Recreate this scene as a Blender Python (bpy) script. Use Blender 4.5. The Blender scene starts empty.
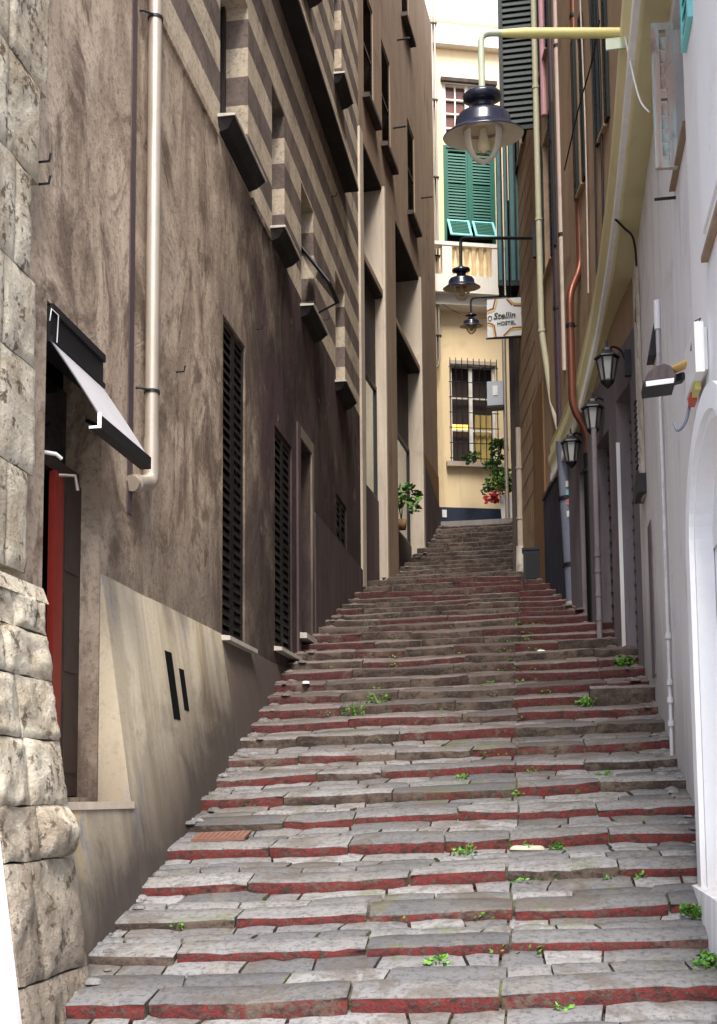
import bpy, math, random
from mathutils import Vector, Matrix, noise
random.seed(11)
S = bpy.context.scene
COL = S.collection
rnd = random.uniform
PI = math.pi

# ------------------------------------------------------------------ camera model (real camera, also used to read off measurements)
F = 1150.0
W_, H_ = 717, 1024
YAW, PITCH, ROLL, SH = math.radians(9.370726720237723), math.atan(.095), -.008, 178.27853659027426
def cam_basis():
    cy, sy = math.cos(YAW), math.sin(YAW)
    f = Vector((-sy, cy, 0)); r = Vector((cy, sy, 0)); u = Vector((0, 0, 1))
    cp, sp = math.cos(PITCH), math.sin(PITCH)
    f2 = f*cp + u*sp; u2 = u*cp - f*sp
    cr, sr = math.cos(ROLL), math.sin(ROLL)
    return r*cr + u2*sr, u2*cr - r*sr, f2
CR, CU, CF = cam_basis()
def ray(u, v): return CF + CR*((u-W_/2)/F) + CU*((H_/2+SH-v)/F)
def hX(u, v, X): d = ray(u, v); return d*(X/d.x)
def hY(u, v, Y): d = ray(u, v); return d*(Y/d.y)
class Frame:
    """vertical wall plane: s along the wall, z up, o outwards into the alley"""
    def __init__(s, A, B, flip=False):
        s.A = Vector((A[0], A[1], 0)); d = Vector((B[0]-A[0], B[1]-A[1], 0)); s.len = d.length
        s.e = d.normalized(); s.n = Vector((s.e.y, -s.e.x, 0)) * (-1 if flip else 1)
    def p(s, a, z, o=0): v = s.A + s.e*a + s.n*o; return Vector((v.x, v.y, z))
    def px(s, u, v):
        d = ray(u, v); t = s.n.dot(s.A)/s.n.dot(d); q = d*t
        return (q-s.A).dot(s.e), q.z

# ------------------------------------------------------------------ materials
MATS = {}
class NT:
    def __init__(s, name):
        s.m = bpy.data.materials.new(name); s.m.use_nodes = True; s.t = s.m.node_tree
        s.b = s.t.nodes['Principled BSDF']; s.t_out = s.t.nodes['Material Output']
    def n(s, typ, **kw):
        x = s.t.nodes.new(typ)
        for k, v in kw.items(): setattr(x, k, v)
        return x
    def l(s, a, b): s.t.links.new(a, b)
    def pos(s, scale=(1,1,1), off=(0,0,0), obj=False):
        if obj: g = s.n('ShaderNodeTexCoord').outputs['Object']
        else: g = s.n('ShaderNodeNewGeometry').outputs['Position']
        mp = s.n('ShaderNodeMapping'); mp.inputs['Scale'].default_value = scale; mp.inputs['Location'].default_value = off
        s.l(g, mp.inputs['Vector']); return mp.outputs['Vector']
    def noise(s, vec, scale=1, detail=6, rough=.6, dist=0):
        x = s.n('ShaderNodeTexNoise'); x.inputs['Scale'].default_value = scale; x.inputs['Detail'].default_value = detail
        x.inputs['Roughness'].default_value = rough; x.inputs['Distortion'].default_value = dist
        s.l(vec, x.inputs['Vector']); return x.outputs['Fac']
    def ramp(s, fac, lo, hi):
        x = s.n('ShaderNodeMapRange'); x.inputs['From Min'].default_value = lo; x.inputs['From Max'].default_value = hi
        x.interpolation_type = 'SMOOTHSTEP'
        s.l(fac, x.inputs['Value']); return x.outputs['Result']
    def math(s, op, a, b=None):
        x = s.n('ShaderNodeMath', operation=op)
        for i, q in enumerate((a, b)):
            if q is None: continue
            if isinstance(q, (int, float)): x.inputs[i].default_value = q
            else: s.l(q, x.inputs[i])
        return x.outputs[0]
    def mix(s, fac, a, b, blend='MIX'):
        x = s.n('ShaderNodeMix', data_type='RGBA', blend_type=blend)
        for i, q in ((0, fac), (6, a), (7, b)):
            if isinstance(q, (int, float)): x.inputs[i].default_value = q
            elif isinstance(q, tuple): x.inputs[i].default_value = (*q, 1)
            else: s.l(q, x.inputs[i])
        return x.outputs[2]
    def bump(s, h, strength=.3, dist=.02):
        x = s.n('ShaderNodeBump'); x.inputs['Strength'].default_value = strength; x.inputs['Distance'].default_value = dist
        s.l(h, x.inputs['Height']); s.l(x.outputs[0], s.b.inputs['Normal'])
    def col(s, c): s.l(c, s.b.inputs['Base Color'])
    def attr(s, name): return s.n('ShaderNodeAttribute', attribute_name=name).outputs['Fac']

def grime(name, base, light=None, dark=None, streak=.6, blotch=.6, rough=.85, bump=.25, sc=1.0, dark_lo=.52, metal=0, fine=.25, spec=.3, obj=False, foot=None):
    if name in MATS: return MATS[name]
    m = NT(name)
    light = light or tuple(min(.9, c*1.3) for c in base); dark = dark or tuple(c*.45 for c in base)
    a = m.noise(m.pos((2.2*sc, 2.2*sc, .28*sc), obj=obj), 1.6, 8, .62, .4)
    b = m.noise(m.pos((sc, sc, sc), (5, 3, 1), obj=obj), 1.1, 9, .65, .6)
    c = m.noise(m.pos((sc, sc, sc), (1, 9, 2), obj=obj), 26, 6, .7)
    k = m.mix(m.math('MULTIPLY', m.ramp(a, .42, .68), streak), base, light)
    k = m.mix(m.math('MULTIPLY', m.ramp(b, dark_lo, dark_lo+.2), blotch), k, dark)
    a2 = m.noise(m.pos((5*sc, 5*sc, .35*sc), (2, 2, 7), obj=obj), 1.4, 7, .65)
    k = m.mix(m.math('MULTIPLY', m.ramp(a2, .54, .72), streak*.7), k, dark)
    k = m.mix(m.math('MULTIPLY', m.ramp(c, .5, .72), fine), k, dark)
    if foot:
        sp = m.n('ShaderNodeSeparateXYZ'); m.l(m.n('ShaderNodeNewGeometry').outputs['Position'], sp.inputs[0])
        h = m.math('SUBTRACT', sp.outputs['Z'], m.math('MULTIPLY', m.math('SUBTRACT', sp.outputs['Y'], 9.0), .40))
        h = m.math('ADD', h, m.math('MULTIPLY', m.math('SUBTRACT', a, .5), 1.4))
        k = m.mix(m.math('MULTIPLY', m.math('SUBTRACT', 1.0, m.ramp(h, .0, foot)), .8), k, dark)
        cr = m.noise(m.pos((1, 1, .6), (31, 4, 5)), 1.9, 12, .74, .7)
        k = m.mix(m.math('MULTIPLY', m.ramp(cr, .61, .64), .35), k, tuple(x*.72 for x in base))
    m.col(k); m.b.inputs['Roughness'].default_value = rough; m.b.inputs['Metallic'].default_value = metal
    m.b.inputs['Specular IOR Level'].default_value = spec
    m.bump(m.math('ADD', m.math('MULTIPLY', b, .7), m.math('MULTIPLY', c, .35)), bump, .03)
    MATS[name] = m.m; return m.m
def plain(name, c, rough=.5, metal=0, var=.3, spec=.4, obj=True, sc=9, emit=0):
    if name in MATS: return MATS[name]
    m = NT(name)
    a = m.noise(m.pos(obj=obj), sc, 6, .65)
    m.col(m.mix(m.math('MULTIPLY', m.ramp(a, .4, .75), var), tuple(c), tuple(x*.4 for x in c)))
    m.b.inputs['Roughness'].default_value = rough; m.b.inputs['Metallic'].default_value = metal
    m.b.inputs['Specular IOR Level'].default_value = spec
    m.bump(a, .1, .01)
    if emit:
        m.b.inputs['Emission Color'].default_value = (*c, 1); m.b.inputs['Emission Strength'].default_value = emit
    MATS[name] = m.m; return m.m

def mat_left_wall(striped):
    """brown plaster, darker and purpler deeper in the alley, painted bands on the upper storeys"""
    m = NT('striped_plaster' if striped else 'brown_plaster')
    P = m.n('ShaderNodeNewGeometry').outputs['Position']
    sp = m.n('ShaderNodeSeparateXYZ'); m.l(P, sp.inputs[0])
    st = m.noise(m.pos((1.2, 1.2, .6)), 1.3, 9, .62, 1.2)
    bl = m.noise(m.pos((1, 1, .75), (3, 1, 8)), .9, 9, .66, .8)
    fi = m.noise(m.pos(), 24, 7, .72)
    bl2 = m.noise(m.pos((1.2, 1.2, .7), (13, 4, 8)), 1.4, 10, .70, 1.1)
    fk = m.noise(m.pos((1, 1, .8), (21, 4, 5)), 1.7, 12, .72, .6)
    dr = m.noise(m.pos((7, 7, .22), (3, 3, 3)), 1.2, 6, .62)
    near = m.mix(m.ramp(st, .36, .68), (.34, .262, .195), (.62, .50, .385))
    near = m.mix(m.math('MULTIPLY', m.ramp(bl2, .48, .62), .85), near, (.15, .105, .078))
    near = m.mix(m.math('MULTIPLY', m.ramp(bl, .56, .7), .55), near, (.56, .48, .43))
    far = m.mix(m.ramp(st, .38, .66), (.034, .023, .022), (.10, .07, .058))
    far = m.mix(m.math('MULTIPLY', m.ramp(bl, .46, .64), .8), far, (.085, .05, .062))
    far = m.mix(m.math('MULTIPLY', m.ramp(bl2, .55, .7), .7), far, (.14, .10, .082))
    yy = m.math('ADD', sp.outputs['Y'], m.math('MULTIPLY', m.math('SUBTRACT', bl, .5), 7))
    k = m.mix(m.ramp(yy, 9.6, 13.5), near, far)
    k = m.mix(m.math('MULTIPLY', m.ramp(fk, .60, .63), .45), k, (.42, .33, .27))
    k = m.mix(m.math('MULTIPLY', m.ramp(dr, .58, .72), .38), k, (.075, .052, .045))
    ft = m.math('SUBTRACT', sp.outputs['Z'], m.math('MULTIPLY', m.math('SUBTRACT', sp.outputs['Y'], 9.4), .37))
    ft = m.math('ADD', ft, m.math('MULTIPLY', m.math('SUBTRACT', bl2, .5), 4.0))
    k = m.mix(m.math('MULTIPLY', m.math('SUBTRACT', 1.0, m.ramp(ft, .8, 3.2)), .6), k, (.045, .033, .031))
    if striped:
        zz = m.math('ADD', sp.outputs['Z'], m.math('MULTIPLY', m.math('SUBTRACT', fi, .5), .02))
        fr = m.math('FRACT', m.math('DIVIDE', m.math('SUBTRACT', zz, 6.72), .68))
        band = m.math('GREATER_THAN', fr, .5)
        lightc = m.mix(m.ramp(st, .35, .7), (.50, .415, .315), (.66, .56, .43))
        darkc = m.mix(m.ramp(st, .35, .7), (.13, .10, .088), (.24, .19, .165))
        sc = m.mix(band, lightc, darkc)
        sc = m.mix(m.math('MULTIPLY', m.ramp(bl2, .5, .72), .55), sc, (.10, .08, .07))
        up = m.math('GREATER_THAN', zz, 6.72)
        k = m.mix(up, k, sc)
    k = m.mix(m.math('MULTIPLY', m.ramp(fi, .48, .68), .5), k, (.05, .037, .032))
    m.col(k); m.b.inputs['Roughness'].default_value = .9; m.b.inputs['Specular IOR Level'].default_value = .2
    m.bump(m.math('ADD', m.math('MULTIPLY', bl2, .8), m.math('ADD', m.math('MULTIPLY', fi, .5), m.math('MULTIPLY', m.ramp(fk, .60, .63), -.25))), .6, .03)
    return m.m
def mat_slab(dirty):
    m = NT('talus_plaster_dirty' if dirty else 'talus_plaster')
    P = m.n('ShaderNodeNewGeometry').outputs['Position']
    sp = m.n('ShaderNodeSeparateXYZ'); m.l(P, sp.inputs[0])
    w = m.noise(m.pos((1, 2.6, .12), (0, 2, 3)), 1.5, 5, .55)
    w2 = m.noise(m.pos((1, 3.4, .16), (4, 7, 1)), 1.2, 6, .6)
    bl = m.noise(m.pos((1, 1, .7), (3, 1, 8)), 1.3, 9, .66, .8)
    fi = m.noise(m.pos(), 28, 7, .72)
    k = m.mix(m.ramp(w, .4, .62), (.45, .385, .285), (.65, .57, .43))
    k = m.mix(m.math('MULTIPLY', m.ramp(w2, .56, .68), .8), k, (.70, .52, .25))
    k = m.mix(m.math('MULTIPLY', m.ramp(m.noise(m.pos((1, 2, .6), (9, 9, 9)), 2.1, 5, .6), .57, .7), .75), k, (.29, .32, .40))
    k = m.mix(m.math('MULTIPLY', m.ramp(bl, .5, .68), .6), k, (.17, .13, .10))
    # splash and soot band along the foot of the wall, following the steps
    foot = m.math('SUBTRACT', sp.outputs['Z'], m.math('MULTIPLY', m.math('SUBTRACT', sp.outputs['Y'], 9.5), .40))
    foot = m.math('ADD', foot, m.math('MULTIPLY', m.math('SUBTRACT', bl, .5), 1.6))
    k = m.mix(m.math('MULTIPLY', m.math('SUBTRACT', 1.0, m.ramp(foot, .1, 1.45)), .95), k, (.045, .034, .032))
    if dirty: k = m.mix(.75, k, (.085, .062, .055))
    k = m.mix(m.math('MULTIPLY', m.ramp(fi, .5, .75), .3), k, (.06, .05, .042))
    m.col(k); m.b.inputs['Roughness'].default_value = .88; m.b.inputs['Specular IOR Level'].default_value = .25
    m.bump(m.math('ADD', m.math('MULTIPLY', bl, .6), m.math('MULTIPLY', fi, .4)), .3, .025)
    return m.m
def mat_pier():
    m = NT('weathered_ashlar')
    bl = m.noise(m.pos((1, 1, 1)), 2.3, 10, .68, 1.0)
    fi = m.noise(m.pos(), 22, 8, .72)
    st = m.noise(m.pos((3, 3, .5)), 1.7, 7, .62)
    k = m.mix(m.ramp(bl, .35, .62), (.38, .32, .235), (.60, .545, .44))
    k = m.mix(m.math('MULTIPLY', m.ramp(st, .5, .68), .55), k, (.36, .29, .20))
    k = m.mix(m.math('MULTIPLY', m.ramp(fi, .53, .7), .6), k, (.13, .10, .075))
    pos = m.n('ShaderNodeNewGeometry').outputs['Position']; sp = m.n('ShaderNodeSeparateXYZ'); m.l(pos, sp.inputs[0])
    low = m.math('ADD', sp.outputs['Z'], m.math('MULTIPLY', m.math('SUBTRACT', bl, .5), 2.2))
    k = m.mix(m.math('MULTIPLY', m.math('SUBTRACT', 1.0, m.ramp(low, -.9, .3)), .75), k, (.17, .135, .11))
    pit = m.noise(m.pos((1, 1, 1), (4, 4, 4)), 9, 8, .75)
    k = m.mix(m.math('MULTIPLY', m.ramp(pit, .55, .62), .75), k, (.16, .11, .07))
    m.col(k); m.b.inputs['Roughness'].default_value = .92; m.b.inputs['Specular IOR Level'].default_value = .2
    m.bump(m.math('SUBTRACT', m.math('ADD', m.math('MULTIPLY', bl, .9), m.math('MULTIPLY', fi, .6)), m.math('MULTIPLY', m.ramp(pit, .56, .66), .6)), .8, .05)
    return m.m
def mat_stone(kind):
    m = NT('paving_'+kind)
    tint = m.attr('tint'); paint = m.attr('paint')
    bl = m.noise(m.pos((1, 1, 1)), 3.0, 9, .66, .6); fi = m.noise(m.pos(), 30, 8, .72); ch = m.noise(m.pos((1, 2.2, 1), (2, 1, 0)), 5, 8, .68, .8)
    pos = m.n('ShaderNodeNewGeometry').outputs['Position']; sp = m.n('ShaderNodeSeparateXYZ'); m.l(pos, sp.inputs[0])
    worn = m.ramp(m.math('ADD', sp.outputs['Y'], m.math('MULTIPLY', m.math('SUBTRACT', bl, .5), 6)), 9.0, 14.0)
    if kind == 'top':
        g = m.mix(tint, (.078, .078, .084), (.225, .222, .226))
        g = m.mix(m.math('MULTIPLY', m.ramp(bl, .5, .68), .4), g, (.19, .165, .13))
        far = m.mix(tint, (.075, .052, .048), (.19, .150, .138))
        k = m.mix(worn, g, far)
        k = m.mix(m.math('MULTIPLY', m.ramp(ch, .48, .66), .38), k, (.065, .066, .062))
        k = m.mix(m.math('MULTIPLY', m.ramp(fi, .47, .64), .6), k, (.036, .031, .028))
        dirt = m.noise(m.pos((1, 1, 1), (17, 3, 9)), 1.4, 10, .72, .5)
        k = m.mix(m.math('MULTIPLY', m.ramp(dirt, .5, .62), .6), k, (.075, .058, .043))
        mo = m.noise(m.pos((1, 1, 1), (7, 2, 4)), 1.7, 7, .7)
        k = m.mix(m.math('MULTIPLY', m.ramp(mo, .58, .68), .5), k, (.08, .10, .025))
    else:
        br = m.mix(m.ramp(bl, .38, .66), (.030, .020, .016), (.115, .085, .065))
        red = m.mix(m.ramp(fi, .38, .66), (.135, .020, .018), (.040, .011, .010))
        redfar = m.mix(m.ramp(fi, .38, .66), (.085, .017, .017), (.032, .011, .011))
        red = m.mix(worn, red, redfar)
        pm = m.math('SUBTRACT', paint, m.math('MULTIPLY', m.math('ADD', m.math('MULTIPLY', bl, 1.0), m.math('MULTIPLY', fi, .7)), 1.0))
        k = m.mix(m.ramp(pm, -.14, .06), br, red)
        k = m.mix(m.math('MULTIPLY', m.ramp(fi, .51, .60), .7), k, (.085, .062, .052))
        dk = m.noise(m.pos((1, 1, 1.6), (8, 8, 8)), 11, 9, .75)
        k = m.mix(m.math('MULTIPLY', m.ramp(dk, .50, .60), .75), k, (.018, .014, .012))
    m.col(k); m.b.inputs['Roughness'].default_value = .8; m.b.inputs['Specular IOR Level'].default_value = .3
    m.bump(m.math('ADD', m.math('MULTIPLY', ch, .6), m.math('MULTIPLY', fi, .8)), .6 if kind == 'top' else 1.0, .02)
    return m.m
def mat_mortar():
    m = NT('mossy_joint')
    bl = m.noise(m.pos(), 2.2, 8, .7); fi = m.noise(m.pos(), 40, 6, .7)
    k = m.mix(m.ramp(fi, .4, .65), (.03, .025, .02), (.11, .092, .068))
    k = m.mix(m.math('MULTIPLY', m.ramp(bl, .52, .62), .8), k, (.11, .15, .03))
    m.col(k); m.b.inputs['Roughness'].default_value = .95
    m.bump(fi, .6, .03); return m.m
def mat_glass(name, tint=(.9, .88, .8), dirt=.2):
    m = NT(name)
    tr = m.n('ShaderNodeBsdfTransparent'); tr.inputs[0].default_value = (*tint, 1)
    mx = m.n('ShaderNodeMixShader'); fr = m.n('ShaderNodeFresnel'); fr.inputs[0].default_value = 1.5
    m.b.inputs['Base Color'].default_value = (*[c*.75 for c in tint], 1); m.b.inputs['Roughness'].default_value = .06
    ns = m.noise(m.pos(obj=True), 6, 5, .6)
    m.l(m.math('ADD', m.math('MULTIPLY', fr.outputs[0], .8), m.math('MULTIPLY', m.ramp(ns, .3, .8), dirt)), mx.inputs[0])
    m.l(tr.outputs[0], mx.inputs[1]); m.l(m.b.outputs[0], mx.inputs[2]); m.l(mx.outputs[0], m.t_out.inputs['Surface'])
    return m.m
def mat_leaf(name, c1, c2):
    m = NT(name)
    a = m.noise(m.pos(), 14, 3, .6)
    m.col(m.mix(m.ramp(a, .35, .65), c1, c2)); m.b.inputs['Roughness'].default_value = .55
    m.b.inputs['Subsurface Weight'].default_value = 0
    return m.m

PL = mat_left_wall(False); PS = mat_left_wall(True)
SLAB = mat_slab(False); SLABD = mat_slab(True); PIER = mat_pier()
TOP = mat_stone('top'); RIS = mat_stone('riser'); MOR = mat_mortar()
BLACK = plain('black_void', (.004, .004, .005), .9, var=.2, spec=.1)
DARKM = plain('dark_iron', (.018, .018, .022), .45, .3)
MIRR = plain('reflecting_shop_glass', (.52, .56, .50), .06, .9, .1, .6)
DGLASS = plain('dark_window_glass', (.012, .014, .016), .06, 0, .1, .6)
SILL = grime('sill_stone', (.46, .43, .38), dark=(.16, .14, .12), sc=2)
SHADE_SOOT = grime('underside_shade_soot', (.022, .019, .019), light=(.04, .034, .032), dark=(.008, .007, .007))  # near-black colour for shade and dirt beneath sills, cornice and bay soffits
JAMB = grime('pale_pilaster_stone', (.46, .39, .315), light=(.58, .50, .41), dark=(.25, .2, .16), blotch=.35, sc=1.2)
BROWN2 = grime('brown_render', (.29, .205, .145), light=(.40, .29, .205), dark=(.10, .075, .06), blotch=.5)
PURP = grime('purple_brown_plinth', (.075, .052, .055), light=(.13, .09, .085), dark=(.03, .023, .025))
CREAM = grime('cream_render', (.88, .69, .42), light=(.90, .76, .50), dark=(.50, .37, .20), blotch=.3, streak=.35, fine=.08, bump=.12, sc=.8)
CREAMW = grime('cream_white_trim', (.82, .78, .70), dark=(.5, .42, .32), blotch=.22, streak=.25, fine=.06, bump=.1)
NAVY = grime('navy_plinth', (.02, .03, .055), dark=(.008, .01, .018), fine=.2, rough=.6)
LAV = grime('lavender_render', (.78, .775, .80), light=(.86, .86, .88), dark=(.40, .385, .39), blotch=.4, streak=.7, fine=.22, bump=.3, foot=1.3)
LILAC = grime('lilac_grey_render', (.17, .145, .16), light=(.25, .22, .24), dark=(.07, .055, .06), blotch=.5)
WHITE = grime('painted_sunlight_white', (.84, .84, .85), light=(.86, .86, .87), dark=(.58, .55, .53), blotch=.2, streak=.35, fine=.1, bump=.15, foot=.7)
TAN = grime('tan_render', (.34, .235, .15), light=(.46, .335, .225), dark=(.09, .062, .045), blotch=.55, streak=.6)
RUST = grime('rust_orange_render', (.21, .115, .05), light=(.30, .175, .08), dark=(.12, .07, .04), sc=2)
DARKB = grime('dark_brown_render', (.055, .04, .036), light=(.10, .075, .065), dark=(.015, .012, .012))
SOFF = grime('olive_yellow_stucco', (.78, .71, .42), light=(.85, .79, .52), dark=(.55, .48, .22), blotch=.35, streak=.3, fine=.12)
SOFFW = plain('pale_cornice_edge', (.88, .87, .83), .7, 0, .2)
TEAL = grime('teal_shutter_paint', (.0025, .011, .011), light=(.005, .02, .02), dark=(.0015, .004, .004), rough=.55, fine=.1, sc=2)
TEAL2 = grime('faded_teal_paint', (.03, .12, .13), light=(.06, .18, .19), rough=.5, fine=.2)
GREEN = plain('green_shutter_paint', (.008, .12, .085), .5, 0, .25)
TURQ = plain('turquoise_frame_paint', (.22, .62, .62), .5, 0, .2)
STEEL = grime('galvanised_pipe', (.42, .36, .30), light=(.52, .46, .40), dark=(.24, .2, .16), metal=.45, rough=.42, blotch=.3, fine=.1, bump=.05, sc=2)
COPPER = grime('copper_pipe', (.19, .070, .045), light=(.26, .10, .065), dark=(.10, .04, .03), metal=.5, rough=.38, blotch=.35, fine=.1, bump=.05, sc=2)
PINKP = grime('pale_pink_pipe', (.58, .50, .42), light=(.62, .42, .44), dark=(.34, .3, .2), rough=.5, bump=.05)
YELP = grime('pale_yellow_pipe', (.46, .44, .30), light=(.55, .53, .40), dark=(.3, .28, .2), rough=.5, bump=.05)
PURPP = grime('purple_pipe', (.05, .03, .045), light=(.09, .055, .075), rough=.5, bump=.05)
GREYP = grime('grey_blue_pipe', (.17, .19, .25), light=(.24, .26, .32), rough=.45, bump=.05)
BLKP = grime('black_pipe', (.006, .006, .007), rough=.4, bump=.05)
ENAM = plain('dark_blue_enamel', (.012, .015, .032), .22, .0, .2, .6)
CRE = plain('cream_enamel', (.62, .54, .40), .4, 0, .25)
GLOBE = mat_glass('lamp_globe_glass', (.92, .86, .74), .22)
LPANE = plain('frosted_lantern_glass', (.36, .36, .35), .25, 0, .2)
BULB = plain('bulb_glass', (.75, .72, .6), .2, 0, .1)
LEAF = mat_leaf('weed_leaf', (.03, .11, .012), (.12, .27, .025))
LEAFD = mat_leaf('pot_plant_leaf', (.02, .07, .015), (.08, .18, .04))
FLOW = plain('red_petals', (.55, .05, .05), .5, 0, .2)
FLOWP = plain('pink_petals', (.62, .22, .22), .5, 0, .2)
REDW = plain('red_door_paint', (.19, .018, .012), .45, 0, .3)
BRW = plain('dark_brown_wood', (.035, .022, .018), .5, 0, .4)
AWN = plain('pale_awning_cloth', (.40, .39, .41), .8, 0, .15, obj=False, sc=4)
PLAST = plain('white_plastic', (.80, .80, .80), .4, 0, .08)
REDL = plain('red_plastic', (.55, .06, .03), .35, 0, .1)
YELL = plain('yellow_plastic', (.55, .50, .14), .35, 0, .1)
WOOD = plain('ochre_arm_paint', (.60, .38, .13), .5, 0, .3)
GREYB = plain('grey_box_enamel', (.42, .46, .52), .45, 0, .15)
PEEL = grime('peeling_turquoise_paint', (.44, .33, .28), light=(.42, .60, .62), dark=(.22, .10, .07), streak=.8, blotch=.7, sc=4)
HOOD = grime('weathered_hood', (.085, .065, .068), light=(.15, .12, .12), sc=6)
ROUGHST = grime('crumbling_render', (.55, .50, .42), light=(.66, .62, .55), dark=(.12, .1, .085), blotch=.7, bump=.9, sc=3)
PAPER = plain('white_paper', (.8, .8, .8), .8, 0, .05)
PALE = plain('pale_limestone', (.40, .385, .30), .9, 0, .3, obj=False)
RUSTP = plain('rusty_plate', (.17, .085, .062), .8, .2, .4, obj=False, sc=20)
SIGNW = plain('sign_white', (.66, .67, .66), .5, 0, .06)
SIGNG = plain('sign_grey', (.46, .50, .52), .5, 0, .06)
SIGNY = plain('sign_yellow', (.60, .44, .10), .5, 0, .06)
SIGNR = plain('sign_dark_red', (.26, .03, .02), .5, 0, .06)
INK = plain('sign_ink', (.015, .015, .02), .6, 0, .05)
PANE = plain('reddish_window_pane', (.16, .055, .03), .12, 0, .4, .5, sc=3)
CURT = plain('yellow_curtain', (.48, .36, .12), .9, 0, .3, sc=5)
AMBER = plain('amber_lit_shelf', (1.0, .50, .10), .9, 0, .1, emit=1.2)
SPIRAL = plain('rolled_shutter_metal', (.10, .095, .09), .5, .3, .4)

# ------------------------------------------------------------------ mesh builder
class MB:
    def __init__(s): s.v = []; s.f = []; s.m = []; s.sm = []; s.mats = []; s.tint = []; s.paint = []; s.cuts = []
    def mi(s, mat):
        if mat not in s.mats: s.mats.append(mat)
        return s.mats.index(mat)
    def face(s, pts, mat, smooth=False, tint=.5, paint=.5):
        b = len(s.v); s.v += [Vector(p) for p in pts]; s.f.append(tuple(range(b, b+len(pts)))); s.m.append(s.mi(mat)); s.sm.append(smooth)
        s.tint.append(tint); s.paint.append(paint)
    def grid(s, rows, mat, smooth=True, closed=False, tint=.5, paint=.5):
        """rows: list of equal-length point lists; mat may be a function of the column index"""
        b = len(s.v); n = len(rows[0])
        for r in rows: s.v += [Vector(p) for p in r]
        for i in range(len(rows)-1):
            for j in range(n if closed else n-1):
                k = (j+1) % n
                s.f.append((b+i*n+j, b+i*n+k, b+(i+1)*n+k, b+(i+1)*n+j))
                s.m.append(s.mi(mat(j) if callable(mat) else mat)); s.sm.append(smooth); s.tint.append(tint); s.paint.append(paint)
    def hexa(s, q, mat, ch=0, **kw):
        """q: 8 corners, bottom ring 0-3 then top ring 4-7"""
        for idx in ((3, 2, 1, 0), (4, 5, 6, 7), (0, 1, 5, 4), (1, 2, 6, 5), (2, 3, 7, 6), (3, 0, 4, 7)):
            s.face([q[i] for i in idx], mat, **kw)
    def box(s, x0, x1, y0, y1, z0, z1, mat, **kw):
        s.hexa([(x0,y0,z0),(x1,y0,z0),(x1,y1,z0),(x0,y1,z0),(x0,y0,z1),(x1,y0,z1),(x1,y1,z1),(x0,y1,z1)], mat, **kw)
    def wbox(s, fr, a0, a1, z0, z1, o0, o1, mat, **kw):
        P = fr.p
        s.hexa([P(a0,z0,o0),P(a1,z0,o0),P(a1,z0,o1),P(a0,z0,o1),P(a0,z1,o0),P(a1,z1,o0),P(a1,z1,o1),P(a0,z1,o1)], mat, **kw)
    def tube(s, path, r, mat, n=10, caps=True):
        path = [Vector(p) for p in path]; rows = []; x = None
        for i, p in enumerate(path):
            a = path[max(0, i-1)]; b = path[min(len(path)-1, i+1)]
            d = (b-a).normalized(); ref = Vector((0, 0, 1)) if abs(d.z) < .9 else Vector((0, 1, 0))
            if x is None: x = d.cross(ref).normalized()
            x = (x-d*x.dot(d)).normalized(); y = d.cross(x).normalized()
            rr = r[i] if isinstance(r, (list, tuple)) else r
            rows.append([p + x*(rr*math.cos(2*PI*k/n)) + y*(rr*math.sin(2*PI*k/n)) for k in range(n)])
        s.grid(rows, mat, True, True)
        if caps: s.face(rows[0][::-1], mat); s.face(rows[-1], mat)
    def lathe(s, prof, c, mat, n=28, cap=False, smooth=True):
        c = Vector(c)
        rows = [[c + Vector((r*math.cos(2*PI*k/n), r*math.sin(2*PI*k/n), z)) for k in range(n)] for r, z in prof]
        s.grid(rows, mat, smooth, True)
        if cap: s.face(rows[0], mat); s.face(rows[-1], mat)
    def br(s):
        s.cuts.append((len(s.v), len(s.f)))
    def build(s, name, parent=None, attrs=False, merge=False):
        if s.cuts:
            cs = [(0, 0)]+[c for c in s.cuts]+[(len(s.v), len(s.f))]; out = None
            for (v0, f0), (v1, f1) in zip(cs, cs[1:]):
                if f1 <= f0: continue
                t = MB(); t.v = s.v[v0:v1]; t.f = [tuple(i-v0 for i in q) for q in s.f[f0:f1]]; used = s.m[f0:f1]
                ids = sorted(set(used)); t.mats = [s.mats[i] for i in ids]; t.m = [ids.index(i) for i in used]
                t.sm = s.sm[f0:f1]; t.tint = s.tint[f0:f1]; t.paint = s.paint[f0:f1]
                q = t.build(name, parent, attrs); out = out or q
            return out
        me = bpy.data.meshes.new(name); o = bpy.data.objects.new(name, me); COL.objects.link(o)
        org = Vector((0, 0, 0))
        if parent is not None:
            o.parent = parent
            q = parent; org = Vector(q.get('org', (0, 0, 0)))
        me.from_pydata([tuple(v-org) for v in s.v], [], s.f)
        o['org'] = tuple(org)
        for m in s.mats: me.materials.append(m)
        me.polygons.foreach_set('material_index', s.m); me.polygons.foreach_set('use_smooth', s.sm)
        if attrs:
            a = me.attributes.new('tint', 'FLOAT', 'FACE'); a.data.foreach_set('value', s.tint)
            a = me.attributes.new('paint', 'FLOAT', 'FACE'); a.data.foreach_set('value', s.paint)
        me.update(); return o
def bent(pts, r=.12, n=6):
    """round the corners of a polyline"""
    pts = [Vector(p) for p in pts]; out = [pts[0]]
    for i in range(1, len(pts)-1):
        a, b, c = pts[i-1], pts[i], pts[i+1]
        d1 = (a-b); d2 = (c-b); rr = min(r, d1.length*.45, d2.length*.45)
        p, q = b+d1.normalized()*rr, b+d2.normalized()*rr
        for k in range(n+1):
            t = k/n; out.append(p*(1-t)**2 + b*2*t*(1-t) + q*t*t)
    out.append(pts[-1]); return out
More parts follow.
